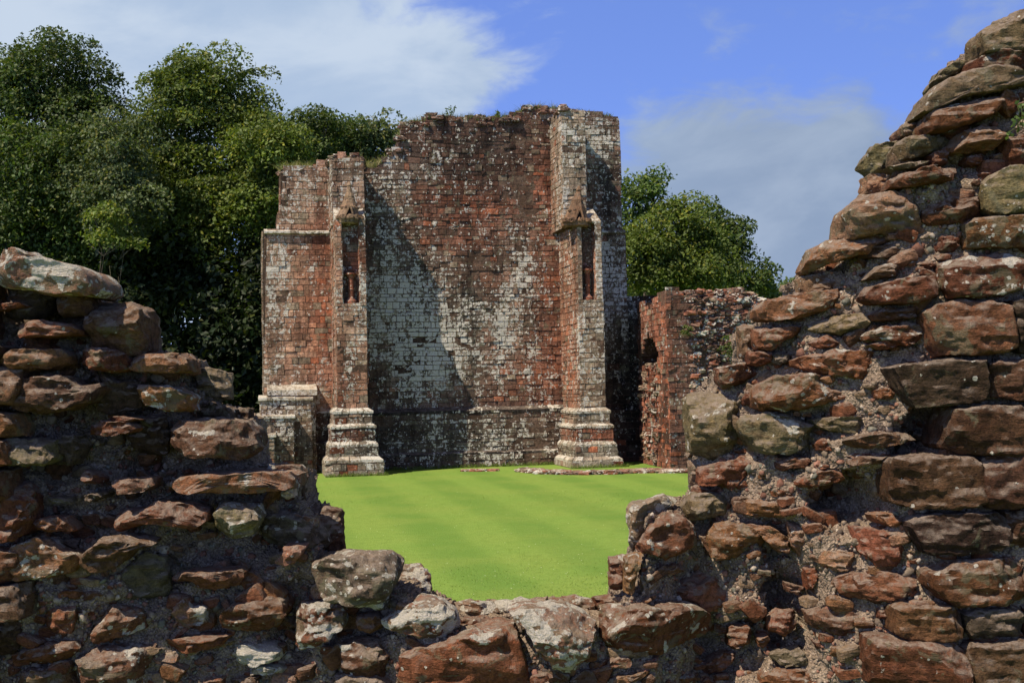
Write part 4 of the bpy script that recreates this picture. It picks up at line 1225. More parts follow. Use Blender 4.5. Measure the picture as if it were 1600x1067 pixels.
    prof = [(.0, -.05), (hwid * .62, -.08), (hwid * .80, -.30), (hwid * 1.12, -.22), (hwid * 1.16, -.02), (hwid * 1.0, .08), (hwid * .82, H * .22), (hwid * .62, H * .40), (hwid * .46, H * .55), (hwid * .47, H * .60), (hwid * .33, H * .70), (hwid * .18, H * .86), (hwid * .23, H * .90), (.04, H)]
    V, q = lathe(prof, 8, math.pi / 8)
    lean = (tipu - bm) / H
    V[:, 0] += np.clip(V[:, 2], 0, None) * lean
    V = V + .025 * vn3(V + tx, .28, 9) + .012 * vn3(V + tx, .11, 10)
    CT = np.array((.27, .19, .12)) if not broken else np.array((.26, .16, .095))
    mb.add(V @ Rz.T + L2W(bm, wc, bz), q, tint=CT, lich=-.35)
    # raised gablet edges; a flat near-black triangle paints in the opening's shade
    for sg in (-1, 1):
        v = np.array([[sg * hwid * .30, -hwid * .93, .02], [sg * hwid * .42, -hwid * .90, .02], [sg * .06, -hwid * .72, H * .36], [0, -hwid * .74, H * .30]])
        v = np.vstack([v, v + np.array([0, -.14, -.02])]); v[:, 0] += np.clip(v[:, 2], 0, None) * lean
        mb.add(v @ Rz.T + L2W(bm, wc, bz), [[0, 1, 5, 4], [1, 2, 6, 5], [2, 3, 7, 6], [3, 0, 4, 7], [4, 5, 6, 7]], tint=CT * .9, lich=-.3)
    v = np.array([[-hwid * .30, -hwid * .95, .04], [hwid * .30, -hwid * .95, .04], [0, -hwid * .73, H * .30]]); v[:, 0] += np.clip(v[:, 2], 0, None) * lean
    mb.add(v @ Rz.T + L2W(bm, wc, bz), None, [[0, 1, 2]], tint=(.02, .016, .013), lich=-.5)
    # crockets, gablets, cusps
    for k in range(6):
        a = math.pi / 6 + math.pi * k / 5 * .8 + math.pi + .1
        for (rr_, z_, s_) in ((hwid * 1.1, .0, .13), (hwid * .70, H * .28, .08), (hwid * .40, H * .52, .06)):
            if broken and k in (3, 4) and z_ > .2: continue
            p_, q_ = superell(3, 2.5)
            v = p_ * s_ * rb.uniform(.7, 1.3, 3)
            v = v * (1 + .15 * rb.standard_normal((len(p_), 1)))
            c3 = np.array([rr_ * math.cos(a) + z_ * lean, rr_ * math.sin(a) * .95, z_])
            mb.add((v + c3) @ Rz.T + L2W(bm, wc, bz), q_, tint=CT * rb.uniform(.7, 1.0), lich=-.3)
    mb.build('niche_canopy', M_MASON, root, smooth=False)
    return root

buttress(525.5, 573, 521, 573, 247, 536, 563, 346, 474, (546, 284, 528, 566, 341), False, C_TAN * .85 + C_RED * .40)
buttress(904, 943, 884, 921, 172, 911, 933, 350, 468, (905, 292, 886, 925, 346), True, C_TAN * 1.1)

# ------------------------------------------------------------------ low ruined wall on the right
LOW = thing('low_ruined_wall', 'lower ragged ruined wall with a broken doorway, right of the tall tower', 'wall', P(1048, 735, 55) * np.array([1, 1, 0]))
def low_wall():
    # corner nearest the camera
    A = P(1047, 734, 55.0); A[2] = 0
    B = P(1002, 722, 60.5); B[2] = 0          # far end of the sunlit return
    Cc = P(1320, 730, 58.5); Cc[2] = 0       # far right end, hidden by the near wall
    v = (A - B); L1 = np.linalg.norm(v); v /= L1
    n1_ = np.array([-abs(v[1]), 0, 0]); n1_ = np.cross(v, ZV)
    if n1_ @ (EYEV - A) < 0: n1_ = -n1_
    t1 = uz
    zt = P(1047, 458, 55.0)[2]
    mb = MB()
    door = lambda u, z: (1.2 < u < 3.35) and (z < 5.4) and False
    n1p = np.array([v[1], -v[0], 0]);
    if n1p[0] > 0: n1p = -n1p
    def ttop(u): return zt - .25 + .22 * math.sin(u * 2.2) + .1 * math.sin(u * 7)
    # arch-shaped ragged opening in the return wall
    zo1 = P(1015, 518, 59.)[2]; zo0 = P(1015, 556, 59.)[2]
    uo0, uo1 = L1 * .05, L1 * .72
    def hole(u, z):
        if not (uo0 < u < uo1): return False
        m = (uo0 + uo1) / 2; hw = (uo1 - uo0) / 2
        return zo0 - .55 < z < zo0 + (zo1 - zo0) * (1 - abs(u - m) / hw) ** .8
    def niche(u, z): return hole(u, z)
    clad(mb, B, v, n1p, 0, zt + .3, 0, L1, top=ttop, base=C_BROWN * .6 + C_RED * .8, rough=1.8, skip=niche, ch=(.2, .32))
    # solid behind the face, deep pocket where the doorway is
    eD = (Cc - A) / np.linalg.norm(Cc - A)
    def solid(a, b, z0, z1, dep, tint=(.15, .10, .07)):
        q = [B + v * a - n1p * .02, B + v * b - n1p * .02, B + v * b - n1p * .02 + eD * dep, B + v * a - n1p * .02 + eD * dep]
        V = [p + ZV * z0 for p in q] + [p + ZV * z1 for p in q]
        mb.add(V, [[0, 1, 5, 4], [1, 2, 6, 5], [2, 3, 7, 6], [3, 0, 4, 7], [4, 5, 6, 7]], tint=tint)
    us = np.linspace(0, L1, 25)
    for a, b in zip(us[:-1], us[1:]):
        m = (a + b) / 2
        zs_ = [z for z in np.arange(0, zt, .15) if hole(m, z)]
        if zs_:
            solid(a, b, 0, zs_[0], 2.0); solid(a, b, zs_[-1], ttop(m) - .1, 2.0)
        else: solid(min(a, L1 - .03), min(b, L1 - .03), 0, ttop(m) - .1, 2.0)
    q = [B + v * (uo0 - .2) + eD * 1.9, B + v * (uo1 + .2) + eD * 1.9]
    mb.add([q[0] + ZV * 1, q[1] + ZV * 1, q[1] + ZV * 7, q[0] + ZV * 7], [[0, 1, 2, 3]], tint=(.12, .08, .055))
    # chamfered inner jamb rubble
    for k_ in range(300):
        u = rb.uniform(0, L1); z = rb.uniform(.2, zt)
        edge = uo0 < u < uo1 + .3 and z < zo0 - .4
        if not edge: continue
        p_, q_ = superell(3, 4); s_ = rb.uniform(.06, .2)
        V = p_ * np.array([s_ * 1.2, s_, s_ * .6]) * (1 + .2 * rb.standard_normal((len(p_), 1)))
        mb.add(V + B + v * u + ZV * z - n1p * rb.uniform(-.05, .25), q_, tint=(C_TAN if rb.random() < .6 else C_RED) * rb.uniform(.6, 1.1), lich=rb.uniform(0, .5))
    mb.build('return_wall', M_MASON, LOW)
    # front: broken rubble face running right, away from the corner
    mb = MB()
    e = Cc - A; L2 = np.linalg.norm(e); e /= L2
    nf = np.array([e[1], -e[0], 0]);
    if nf[1] > 0: nf = -nf
    def ftop(u): return zt + .05 + .22 * math.sin(u * 1.7 + 1) + .12 * math.sin(u * 5.3) - .05 * u + .1 * math.sin(u * 11)
    nu, nz = 200, 150
    uu = np.linspace(1.35, L2, nu); ww = np.linspace(0, 1, nz)
    GU, GW = np.meshgrid(uu, ww, indexing='ij')
    T = np.array([ftop(u) for u in uu])[:, None]
    GZ = GW * T
    pts = np.stack([GU.ravel(), np.zeros(GU.size), GZ.ravel()], 1)
    rag = np.clip((GU.ravel() - 1.4) / 1.0, 0, 1)
    dep = rag * (.22 * vn(pts, 1.1, 31) + .16 * vn(pts * np.array([.6, 1, 1.4]), .42, 32) + .10 * vn(pts * np.array([.6, 1, 1.4]), .2, 33)) + .02 * vn(pts, .25, 34)
    dep -= rag * .28
    wp = A + e * pts[:, :1] + ZV * pts[:, 2:3] + nf * dep[:, None]
    i = np.arange(nu * nz).reshape(nu, nz)
    q = np.stack([i[:-1, :-1], i[1:, :-1], i[1:, 1:], i[:-1, 1:]], -1).reshape(-1, 4)
    tin = np.where(vn(wp, .5, 3)[:, None] > 0, C_BROWN * 1.5, C_TAN * .7)
    mb.add(wp, q, tint=tin, lich=.35)
    # top surface strip
    rim = i[:, -1]
    bk = wp[rim] - v * 1.6
    mb.add(np.concatenate([wp[rim], bk]), [[k, k + 1, nu + k + 1, nu + k] for k in range(nu - 1)], tint=C_BROWN, lich=.4)
    mb.add([bk[0], bk[-1], bk[-1] * [1, 1, 0], bk[0] * [1, 1, 0]], [[0, 1, 2, 3]], tint=C_BROWN)
    for (a_, b_) in ((0, .5), (.5, 1.0), (1.0, 1.45)):
        zt_ = min(ftop(a_), ftop(b_)) - .08
        qd = [A + e * a_ - nf * .02, A + e * b_ - nf * .02, A + e * b_ - nf * .02 - v * 1.5, A + e * a_ - nf * .02 - v * 1.5]
        mb.add([p for p in qd] + [p + ZV * zt_ for p in qd], [[0, 1, 5, 4], [1, 2, 6, 5], [2, 3, 7, 6], [3, 0, 4, 7], [4, 5, 6, 7]], tint=C_BROWN)
    clad(mb, A, e, nf, 0, zt + .3, 0, 1.7, top=ftop, base=C_BROWN * 1.2, rough=2, skip=lambda u, z: u > 1.3 and rb.random() < .4)
    for k_ in range(2600):
        u = rb.uniform(1.2, L2); z = rb.uniform(.3, 1.0) ** .8 * ftop(u) if rb.random() < .8 else ftop(u) + rb.uniform(-.2, .08)
        if rb.random() < .35: u = rb.uniform(1.2, 5)
        s_ = rb.uniform(.07, .22)
        p_, q_ = superell(3, 4)
        V = p_ * np.array([s_ * 1.25, s_, s_ * .55]) * (1 + .2 * rb.standard_normal((len(p_), 1)))
        c, l_ = block_look(A + e * u + ZV * z); c = c * 1.2
        if rb.random() < .2: c = C_RED
        d_ = rb.uniform(-.45, .0) if z < ftop(u) - .2 else rb.uniform(-1.4, 0)
        mb.add(V + A + e * u + ZV * z + nf * d_, q_, tint=c, lich=float(np.clip(rb.normal(.25, .3), -.2, 1)))
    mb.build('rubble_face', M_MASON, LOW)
low_wall()

mb = MB()
lu0, lu1 = Up(975), Up(1034)
ltop = lambda u: float(np.interp(u, [lu0, lu1], [uz(980, 462)[1], uz(1030, 462)[1]])) + .12 * math.sin(u * 5)
solid_profile(mb, lu0, lu1, -2, -.52, 0, ltop)
clad(mb, L2W(0, -.5, 0), U, N, 0, 9.5, lu0, lu1, top=ltop, rough=1.6, base=C_BROWN * .8)
mb.build('link_wall', M_MASON, TOWER)

# foundation stones in the lawn in front of the tower ----------------
def foundation():
    mb = MB()
    line = [(815, 736, 1.0), (850, 739, 1), (900, 741, 1), (950, 740, 1), (1000, 738, 1), (1050, 738, 1), (1085, 738, 1), (1150, 738, 1)]
    pts = []
    for (a, b, _) in line:
        d = ray(a, b); t_ = EYEV[2] / -d[2]; pts.append(EYEV + d * t_)
    pts = np.array(pts)
    for k in range(620):
        s = rb.uniform(0, len(pts) - 1.001); i = int(s); f = s - i
        c = pts[i] * (1 - f) + pts[i + 1] * f
        c = c + np.array([rb.normal(0, .1), rb.uniform(-.45, .45), 0])
        p_, q_ = superell(3, 4); s_ = rb.uniform(.06, .22)
        V = p_ * np.array([s_ * 1.4, s_, s_ * .5]) * (1 + .15 * rb.standard_normal((len(p_), 1)))
        mb.add(V + c + ZV * (s_ * .3), q_, tint=(C_RED if rb.random() < .4 else C_TAN if rb.random() < .5 else C_BROWN) * rb.uniform(.6, 1.1), lich=rb.uniform(0, .7))
    o = mb.build('wall_footing', M_MASON, None)
    tag(o, 'thin line of low broken wall footing stones in the grass before the tower', 'footing')
    mb = MB()
    for k in range(110):
        d = ray(rb.uniform(725, 775), rb.normal(735.5, .4)); c = EYEV + d * (EYEV[2] / -d[2])
        p_, q_ = superell(3, 4); s_ = rb.uniform(.04, .14)
        V = p_ * np.array([s_ * 1.4, s_, s_ * .5]) * (1 + .15 * rb.standard_normal((len(p_), 1)))
        mb.add(V + c + ZV * (s_ * .2), q_, tint=C_RED * rb.uniform(.6, 1.1), lich=rb.uniform(0, .7))
    o = mb.build('wall_footing', M_MASON, None)
    tag(o, 'short scatter of footing stones by the middle of the tower wall', 'footing')
foundation()

# ------------------------------------------------------------------ grass tufts
def blades(name, centres, hmin, hmax, wid, cols, seed, lean=.35):
    r = np.random.default_rng(seed)
    c = np.asarray(centres); n = len(c)
    h = r.uniform(hmin, hmax, n); a = r.uniform(0, 2 * math.pi, n)
    d = np.stack([np.cos(a), np.sin(a), np.zeros(n)], 1)
    l = np.stack([r.normal(0, lean, n), r.normal(0, lean, n), np.ones(n)], 1)
    w_ = wid * r.uniform(.6, 1.4, n)
    b0 = c - d * w_[:, None]; b1 = c + d * w_[:, None]
    m = c + l * (h * .55)[:, None]
    l2 = l * np.array([1.8, 1.8, 1]); t_ = c + l2 * h[:, None]
    V = np.stack([b0, b1, m + d * w_[:, None] * .7, m - d * w_[:, None] * .7, t_], 1).reshape(-1, 3)
    base = np.arange(n) * 5
    q = np.stack([base, base + 1, base + 2, base + 3], 1); t3 = np.stack([base + 3, base + 2, base + 4], 1)
    col = np.array(cols)[r.integers(0, len(cols), n)] * r.uniform(.75, 1.25, (n, 1))
    return mk(name, V, [q, t3], M_BLADE, np.repeat(col, 5, 0))
STRAW = [(.30, .27, .11), (.22, .22, .07), (.35, .30, .14), (.12, .16, .03)]
GRN = [(.07, .12, .02), (.10, .14, .03), (.16, .17, .05), (.25, .22, .09)]
def tops(pxa, pxb, topf, n, w0=-1.8, w1=.05, dens=None):
    ua, ub = Up(pxa), Up(pxb); out_ = []
    while len(out_) < n:
        u = rb.uniform(ua, ub)
        if dens and rb.random() > dens(u): continue
        out_.append(L2W(u, rb.uniform(w0, w1), topf(u) - .08))
    return out_
o = blades('grass', tops(442, 490, wing_top, 1100, -1.6, .02), .15, .55, .012, STRAW, 1); tag(o, 'dry straw grass growing on the top of the left wing', 'grass', kind='stuff')
ztL = uz(547, 243, WU)[1]
c_ = [L2W(rb.uniform(Up(535), Up(612)), rb.uniform(-2, .0), 0) + ZV * (main_top(Up(580)) + .0) for _ in range(1600)]
c_ = [p if True else p for p in c_]
o = blades('grass', [np.array([p[0], p[1], min(main_top(float((p - O) @ U)), ztL + .3) - .05]) for p in c_], .15, .5, .012, STRAW, 2)
tag(o, 'straw and green grass on the broken wall head above the left buttress', 'grass', kind='stuff')
o = blades('grass', tops(632, 880, main_top, 5200, -1.6, .05, lambda u: .25 + .75 * max(0, math.sin(u * 1.9) ** 2)), .10, .42, .012, GRN, 3); tag(o, 'short green grass along the top of the great tower wall', 'grass', kind='stuff')
zr_ = uz(902, 172, WU)[1]
o = blades('grass', [L2W(rb.uniform(Up(868), Up(966)), rb.uniform(-1.5, .02), 0) for _ in range(1500)], .08, .25, .012, GRN, 4)
# lift onto the sloping head of the right wing
me = o.data
for i in range(0, len(me.vertices)):
    v = me.vertices[i]; w3 = np.array(v.co) + np.array(o['_o'])
    v.co.z += rw_t(float((w3 - O) @ U)) - .05
tag(o, 'thin green grass on the right corner of the tower top', 'grass', kind='stuff')
# lone weed standing on the tower
def weed(px, py, h, label):
    u, z = uz(px, py); base = L2W(u, -.3, main_top(u) - .05)
    root = thing('weed', label, 'plant', base)
    mb = MB(); lf = MB(); r = np.random.default_rng(int(px))
    for k in range(4):
        d = np.array([r.normal(0, .22), r.normal(0, .2), 1.0]); d /= np.linalg.norm(d); hh = h * r.uniform(.7, 1.05)
        a = np.array([.012, 0, 0]); b = np.array([0, .012, 0])
        mb.add([base - a, base + a, base + b, base - a + d * hh, base + a + d * hh, base + b + d * hh], [[0, 1, 4, 3], [1, 2, 5, 4], [2, 0, 3, 5]], tint=(.08, .10, .03))
        for q in range(14):
            c = base + d * hh * r.uniform(.35, 1.0) + r.normal(0, .05, 3)
            e1 = r.standard_normal(3); e1 /= np.linalg.norm(e1); e2 = np.cross(e1, r.standard_normal(3)); e2 /= np.linalg.norm(e2)
            s_ = r.uniform(.05, .09)
            lf.add([c - e1 * s_, c + e2 * s_ * .5, c + e1 * s_, c - e2 * s_ * .5], [[0, 1, 2, 3]], tint=np.array((.08, .13, .03)) * r.uniform(.7, 1.3))
    mb.build('stem', M_BLADE, root); lf.build('foliage', M_LEAF, root)
weed(707, 170, .85, 'leafy weed standing tallest on the left part of the tower top')
weed(672, 180, .35, 'small weed low on the far left of the great wall top')
weed(778, 172, .5, 'thin weed on the tower top just before its upward step')

fr = []
def fringe(ua, ub, w, n):
    for _ in range(n): fr.append(L2W(rb.uniform(ua, ub), w + abs(rb.normal(0, .08)), -.01))
fringe(Up(590), Up(880), .52, 1600); fringe(Up(505, 4), Up(603, 4), WL + .66, 500); fringe(Up(886, 4), Up(976, 4), WL + .66, 500); fringe(Up(430), Up(510), .7, 500); fringe(Up(975), Up(1030), -.5, 300)
o = blades('grass', fr, .05, .24, .010, [(.10, .17, .02), (.15, .22, .03), (.20, .22, .06)], 9); tag(o, 'longer grass left unmown against the foot of the tower', 'grass', kind='stuff')

# twigs behind the capstone of the near wall
def twig():
    base = P(179, 470, 6.9); root = thing('dry_plant', 'dry leafless stalks beside the rounded dark stone on the near wall, left', 'plant', base)
    mb = MB()
    for (ax, ay, bx, by) in ((177, 470, 171, 415), (184, 470, 185, 432), (176, 471, 184, 458)):
        a = P(ax, ay, 6.9); b = P(bx, by, 6.88); s_ = np.array([.0022, 0, 0]); t_ = np.array([0, .002, .0])
        mb.add([a - s_, a + s_, a + t_, b - s_ * .6, b + s_ * .6, b + t_ * .6], [[0, 1, 4, 3], [1, 2, 5, 4], [2, 0, 3, 5]], tint=(.16, .14, .07))
    mb.build('stem', M_BLADE, root)
twig()
def sprig():
    base = P(1590, 208, 6.0); root = thing('sprig', 'small green sprig rooted between stones high on the right of the near wall', 'plant', base)
    mb = MB(); lf = MB(); r = np.random.default_rng(4)
    for (bx, by) in ((1596, 165), (1604, 172), (1582, 190), (1575, 208), (1610, 185), (1588, 160)):
        b = P(bx, by, 5.93); m = (base + b) / 2 + np.array([.0, -.03, .02])
        for p0, p1 in ((base, m), (m, b)):
            s_ = np.array([.0018, 0, 0]); t_ = np.array([0, .002, 0])
            mb.add([p0 - s_, p0 + s_, p0 + t_, p1 - s_, p1 + s_, p1 + t_], [[0, 1, 4, 3], [1, 2, 5, 4], [2, 0, 3, 5]], tint=(.12, .15, .04))
        for q in range(5):
            c = base + (b - base) * r.uniform(.3, 1) + r.normal(0, .01, 3)
            e1 = r.standard_normal(3); e1 /= np.linalg.norm(e1); e2 = np.cross(e1, [0, 1, .2]); e2 /= np.linalg.norm(e2); s_ = r.uniform(.008, .016)
            lf.add([c - e1 * s_, c + e2 * s_ * .7, c + e1 * s_, c - e2 * s_ * .7], [[0, 1, 2, 3]], tint=(.13, .19, .05))
    mb.build('stem', M_BLADE, root); lf.build('foliage', M_LEAF, root)
sprig()

# ------------------------------------------------------------------ lawn detail
def lawn_blades():
    r = np.random.default_rng(12)
    n = 60000
    py = r.uniform(728, 950, n); px = r.uniform(440, 1110, n)
    d = ray(px, py); t_ = EYEV[2] / -d[:, 2]
    c = EYEV + d * t_[:, None]
    ok = (c[:, 1] < 57.5) & (c[:, 1] > 9)
    c = c[ok]
    c[:, 2] = -.005
    keep = (vn(c, 1.3, 5) * .35 + vn(c, .35, 6) * .4 + .55) > r.uniform(0, 1, len(c))
    c = c[keep]
    o = blades('grass', c, .012, .035, .006, [(.175, .26, .045), (.22, .30, .055), (.14, .225, .035), (.25, .30, .08)], 6, .5)
    tag(o, 'short mown grass blades all over the bright green lawn', 'grass', kind='stuff')
    # daisies
    py = 735 + (945 - 735) * r.uniform(0, 1, 260) ** 1.2; px = r.uniform(470, 1080, 260)
    d = ray(px, py); c = EYEV + d * (EYEV[2] / -d[:, 2])[:, None]; c = c[c[:, 1] < 56]; c[:, 2] = .05
    mb = MB()
    for p in c:
        s_ = r.uniform(.009, .016)
        V = [p] + [p + np.array([math.cos(a) * s_, math.sin(a) * s_, .004]) for a in np.linspace(0, 2 * math.pi, 7)[:-1]]
        mb.add(V, None, [[0, k + 1, (k + 1) % 6 + 1] for k in range(6)], tint=(.7, .7, .62))
    o = mb.build('daisies', M_BLADE, None); tag(o, 'tiny white daisies dotted over the lawn', 'flowers', kind='stuff')
lawn_blades()

# ------------------------------------------------------------------ trees
def leaf_cloud(centres, radii, per, size, col, r, flat=.75, up=.55, fill=.25):
    """leaf faces on and in lumpy clumps"""
    C = []; Nn = []; T = []
    for (c, R), k in zip(zip(centres, radii), per):
        d = r.standard_normal((k, 3)); d /= np.linalg.norm(d, axis=1)[:, None]
        d[:, 2] = np.where(d[:, 2] < -.3, -d[:, 2], d[:, 2])
        rad = np.where(r.random(k) < fill, r.uniform(.2, .85, k), r.uniform(.8, 1.12, k))
        p = d * rad[:, None] * R
        p[:, 2] *= flat
        C.append(c + p); Nn.append(d)
        T.append(np.full(k, r.normal(1, .16)))
    C = np.concatenate(C); Nn = np.concatenate(Nn); T = np.concatenate(T)
    n = len(C)
    C = C + .35 * vn3(C, 1.1, 3)
    nr = Nn * .5 + np.array([-.1, -.15, up]) + .65 * r.standard_normal((n, 3)); nr /= np.linalg.norm(nr, axis=1)[:, None]
    a = np.cross(nr, r.standard_normal((n, 3))); a /= np.linalg.norm(a, axis=1)[:, None]
    b = np.cross(nr, a)
    s = size * r.uniform(.6, 1.35, n)[:, None]
    V = np.stack([C - a * s, C + b * s * .55 + nr * s * .12, C + a * s, C - b * s * .55 + nr * s * .12], 1).reshape(-1, 3)
    q = (np.arange(n) * 4)[:, None] + np.arange(4)[None]
    col = np.array(col)
    cc = col[None] * (T * r.uniform(.72, 1.28, n))[:, None]
    yel = r.random(n) < .12; cc[yel] *= np.array([1.7, 1.25, .8])
    return V, q, np.repeat(cc, 4, 0)

def limb(mb, a, b, ra, rb_, n=7):
    a, b = np.array(a, float), np.array(b, float)
    d = b - a; d /= np.linalg.norm(d)
    x = np.cross(d, [0.3, 1, .1]); x /= np.linalg.norm(x); y = np.cross(d, x)
    V = []
    for p, rr_ in ((a, ra), (b, rb_)):
        for k in range(n):
            t = 2 * math.pi * k / n
            V.append(p + (x * math.cos(t) + y * math.sin(t)) * rr_)
    mb.add(V, [[k, (k + 1) % n, n + (k + 1) % n, n + k] for k in range(n)], tint=(.1, .08, .06))

def tree(name, label, lobes, Y, base_px, col, seed, leaf=.125, dens=.85, clump=1.25, group='trees behind the ruin', flat=.72, trunk=.4, fill=.25, gz=0, toff=0):
    """lobes: (px, py, rx px, ry px, dy) ellipsoids of the crown in the photo, at depth Y+dy"""
    r = np.random.default_rng(seed)
    bp = P(base_px, 600, Y + (5 if base_px < 500 and trunk > .1 else 0)); bp[2] = gz
    root = thing(name, label, 'tree', bp, group)
    cs, rs, ks = [], [], []
    mb = MB()
    top = max(P(l[0], l[1], Y)[2] for l in lobes)
    z0 = bp.copy(); mid = bp + np.array([r.normal(0, .3), 0, top * .35]); limb(mb, z0, mid, trunk, trunk * .75, 9)
    m2 = bp + np.array([r.normal(0, .5), 0, top * .62]); limb(mb, mid, m2, trunk * .75, trunk * .45, 8)
    for (px, py, rx, ry, dy) in lobes:
        Yl = Y + dy
        c = P(px, py, Yl); sx = rx * Yl / F; sz = ry * Yl / F; sy = (sx + sz) / 2 * .9
        area = 4 * math.pi * ((sx * sy) ** 1.6 / 3 + (sx * sz) ** 1.6 / 3 + (sy * sz) ** 1.6 / 3) ** (1 / 1.6)
        k = int(max(7, area / (clump ** 2 * 1.15)))
        d = r.standard_normal((k, 3)); d /= np.linalg.norm(d, axis=1)[:, None]
        d[:, 1] = np.where(r.random(k) < .35, -np.abs(d[:, 1]), d[:, 1])
        p = c + d * np.array([sx, sy, sz]) * r.uniform(.66, 1.10, (k, 1))
        for pp_ in p:
            R = clump * r.uniform(.6, 1.3)
            cs.append(pp_); rs.append(R); ks.append(int(150 * dens * (R / 1.25) ** 2 * (.16 / leaf) ** 1.6))
        # interior fill, keeps the crown from being hollow
        for _ in range(int(k * .3)):
            dd = r.standard_normal(3); dd /= np.linalg.norm(dd)
            cs.append(c + dd * np.array([sx, sy, sz]) * r.uniform(0, .65)); rs.append(clump * 1.3); ks.append(int(90 * dens * (.16 / leaf) ** 1.6))
        limb(mb, m2 if r.random() < .6 else mid, c, trunk * .4, trunk * .1, 6)
        for _ in range(5):
            limb(mb, c + (m2 - c) * .2, p[r.integers(len(p))], trunk * .16, .03, 5)
    V, q, cc = leaf_cloud(cs, rs, ks, leaf, col, r, flat=flat, fill=fill)
    mk('crown', V, q, M_LEAF, cc, parent=root)
    mb.build('trunk', M_BARK, root, smooth=True)
    return len(q)

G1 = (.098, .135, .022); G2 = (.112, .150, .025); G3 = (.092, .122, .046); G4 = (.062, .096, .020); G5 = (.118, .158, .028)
nt = 0
# left wood
nt += tree('broadleaf_tree', 'tall dark broad tree at the far left edge of the wood', [(70, 130, 80, 62, 0), (145, 150, 36, 45, 0), (20, 170, 70, 70, -1), (110, 230, 85, 70, 0), (0, 290, 90, 80, -1)], 76, 60, G4, 11, dens=1.0)
nt += tree('broadleaf_tree', 'big rounded tree with the highest dome left of the tower', [(330, 150, 88, 58, 0), (380, 190, 40, 40, 0), (275, 200, 62, 60, -1), (400, 250, 60, 55, -1), (320, 290, 90, 60, -1), (240, 290, 60, 60, 0)], 76, 320, G1, 12, dens=1.05)
nt += tree('willow_tree', 'grey green feathery tree between the two tallest crowns', [(185, 245, 48, 60, 0), (200, 330, 60, 60, -1), (150, 300, 50, 50, 0)], 70, 190, G3, 13, leaf=.11, dens=.9, clump=1.0)
nt += tree('broadleaf_tree', 'lower dark tree under the far left crown', [(60, 270, 90, 60, 0), (40, 350, 90, 60, 0), (120, 400, 60, 50, 1)], 71, 60, G4, 14, dens=.9)
nt += tree('broadleaf_tree', 'leafy tree overlapped by the left wing of the ruin', [(430, 235, 55, 45, 0), (455, 270, 35, 30, 0), (390, 320, 60, 50, 1)], 72, 420, G2, 15, dens=.9)
nt += tree('broadleaf_tree', 'dark tree standing up behind the ruin wing beside the dome', [(495, 215, 48, 36, 0), (470, 250, 40, 40, 0), (450, 320, 50, 70, 0)], 80, 480, G4, 16, dens=.9)
nt += tree('broadleaf_tree', 'pale grey green tree just left of the tall tower wall', [(560, 226, 46, 30, 0), (604, 228, 34, 30, 0), (520, 235, 40, 34, 0), (540, 262, 50, 30, 0)], 84, 570, G3, 17, leaf=.15, dens=.9)
nt += tree('sapling', 'bright yellow green sapling lit against the dark wood', [(163, 343, 32, 16, 0), (165, 378, 30, 11, 0), (195, 385, 18, 8, 0)], 64, 168, G5, 18, leaf=.10, dens=.6, clump=.6, trunk=.08)
nt += tree('broadleaf_tree', 'wide middle tree filling the wood below the rounded dome', [(250, 350, 80, 60, 0), (340, 370, 80, 60, 0), (180, 430, 70, 55, 0)], 74, 270, G1, 24, dens=.9)
nt += tree('broadleaf_tree', 'dim tree filling the wood between the far left crown and the willow', [(80, 310, 90, 80, 0), (150, 260, 60, 50, 0), (215, 215, 30, 30, 0)], 80, 130, G4, 25, dens=.9)
nt += tree('broadleaf_tree', 'tree filling the gap between the dome and the ruin wing', [(410, 300, 60, 70, 0), (440, 380, 50, 70, 0), (510, 250, 60, 35, 0)], 84, 420, G4, 26, dens=.9)
# understorey: the canopy's shade is darkened into the leaf tint
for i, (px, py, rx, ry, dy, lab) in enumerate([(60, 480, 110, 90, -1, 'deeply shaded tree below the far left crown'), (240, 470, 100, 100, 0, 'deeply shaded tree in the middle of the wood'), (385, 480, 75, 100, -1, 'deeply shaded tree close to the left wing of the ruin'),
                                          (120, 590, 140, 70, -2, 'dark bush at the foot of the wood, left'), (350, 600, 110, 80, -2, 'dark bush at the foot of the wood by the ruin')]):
    nt += tree('shaded_tree', lab, [(px, py, rx, ry, 0), (px + 30, py - 40, rx * .6, ry * .6, 1)], 74 + dy, px, (.022, .036, .010), 30 + i, leaf=.22, dens=1.0, clump=1.6, fill=.5)
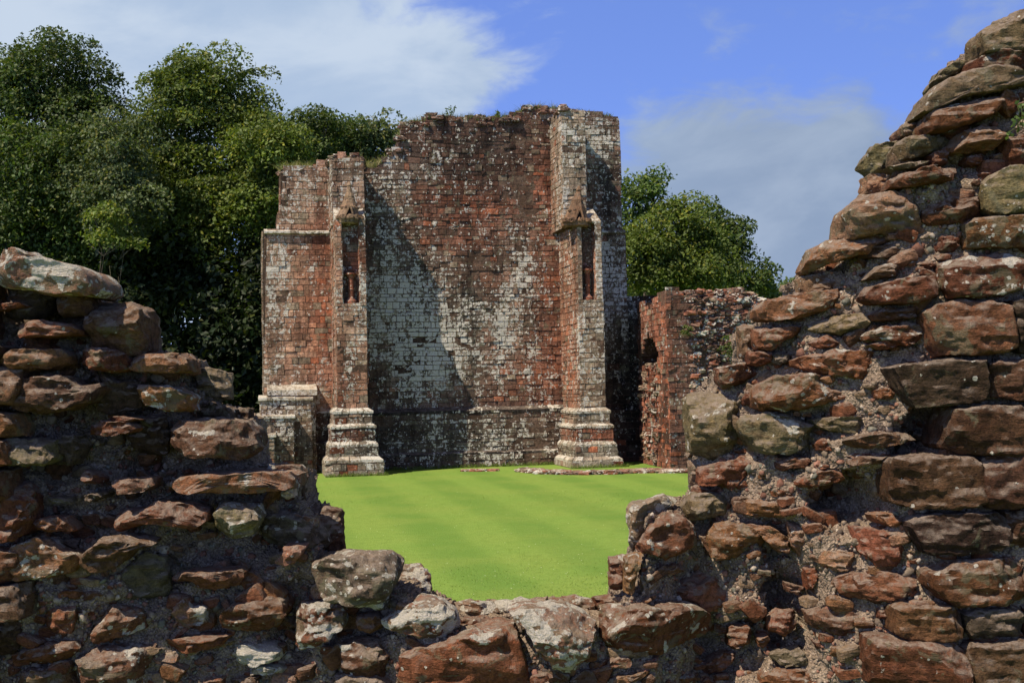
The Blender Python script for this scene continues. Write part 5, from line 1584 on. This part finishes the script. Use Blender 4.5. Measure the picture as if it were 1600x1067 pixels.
# right wood
nt += tree('broadleaf_tree', 'open topped pale tree right against the tower corner', [(1000, 320, 34, 48, 0), (1020, 295, 22, 22, 0), (985, 370, 50, 40, 0)], 82, 1005, (.085, .135, .030), 19, leaf=.15, dens=.6, clump=1.0)
nt += tree('broadleaf_tree', 'dense mid green tree rising above the low wall', [(1040, 400, 65, 55, 0), (1075, 360, 48, 40, 0), (1010, 430, 50, 45, 0), (1090, 430, 60, 45, 0)], 78, 1050, G1, 20, dens=1.0)
nt += tree('broadleaf_tree', 'spiky topped tree leaning to the right over the low wall', [(1105, 375, 38, 48, 0), (1135, 400, 26, 50, 0), (1148, 365, 12, 22, 0), (1160, 440, 44, 36, 0), (1182, 455, 14, 20, 0)], 84, 1130, G4, 21, leaf=.14, dens=.75, clump=.9)
nt += tree('broadleaf_tree', 'small far tree peeping over the low wall end', [(1252, 446, 16, 12, 0), (1228, 452, 12, 7, 0), (1215, 460, 20, 10, 0)], 140, 1245, (.09, .13, .04), 22, leaf=.2, dens=.6, clump=.9, trunk=.2)
nt += tree('broadleaf_tree', 'hidden lower tree behind the low wall', [(1060, 470, 90, 50, 0), (1180, 480, 60, 40, 0)], 88, 1100, G4, 23, dens=.8, clump=1.4, leaf=.2)
def far_wood():
    r = np.random.default_rng(77)
    cs, rs, ks = [], [], []
    for _ in range(700):
        px = r.uniform(-500, 2100); Yd = r.uniform(100, 125)
        c = P(px, 600, Yd); c[2] = 2 + r.uniform(0, 1) * (19 if px < 560 else 7); cs.append(c); rs.append(r.uniform(2, 3.2)); ks.append(300)
    V, q, cc = leaf_cloud(cs, rs, ks, .44, (.055, .090, .020), r, fill=.5)
    o = mk('far_wood', V, q, M_LEAF, cc); tag(o, 'low dark far wood closing the view behind the ruins', 'wood', kind='stuff')
far_wood()
# shrub growing on the low wall
def ivy():
    r = np.random.default_rng(8)
    cs = [P(1155 + r.normal(0, 7), 548 + r.normal(0, 14), 55.6) for _ in range(12)]
    V, q, cc = leaf_cloud(cs, [.28] * 12, [90] * 12, .05, (.07, .11, .02), r)
    o = mk('ivy', V, q, M_LEAF, cc); tag(o, 'patch of green ivy on the rubble of the low wall', 'plant')
    cs = [P(1076 + r.uniform(-4, 4), 512 + r.uniform(-6, 6), 54.9) for _ in range(8)]
    V, q, cc = leaf_cloud(cs, [.16] * 8, [50] * 8, .04, (.10, .13, .03), r)
    o = mk('moss', V, q, M_LEAF, cc); tag(o, 'small yellow green tuft high on the low wall corner', 'plant')
ivy()
print('leaves', nt, 'stones', len(STONES))
for o in bpy.data.objects:
    if '_o' in o: del o['_o']
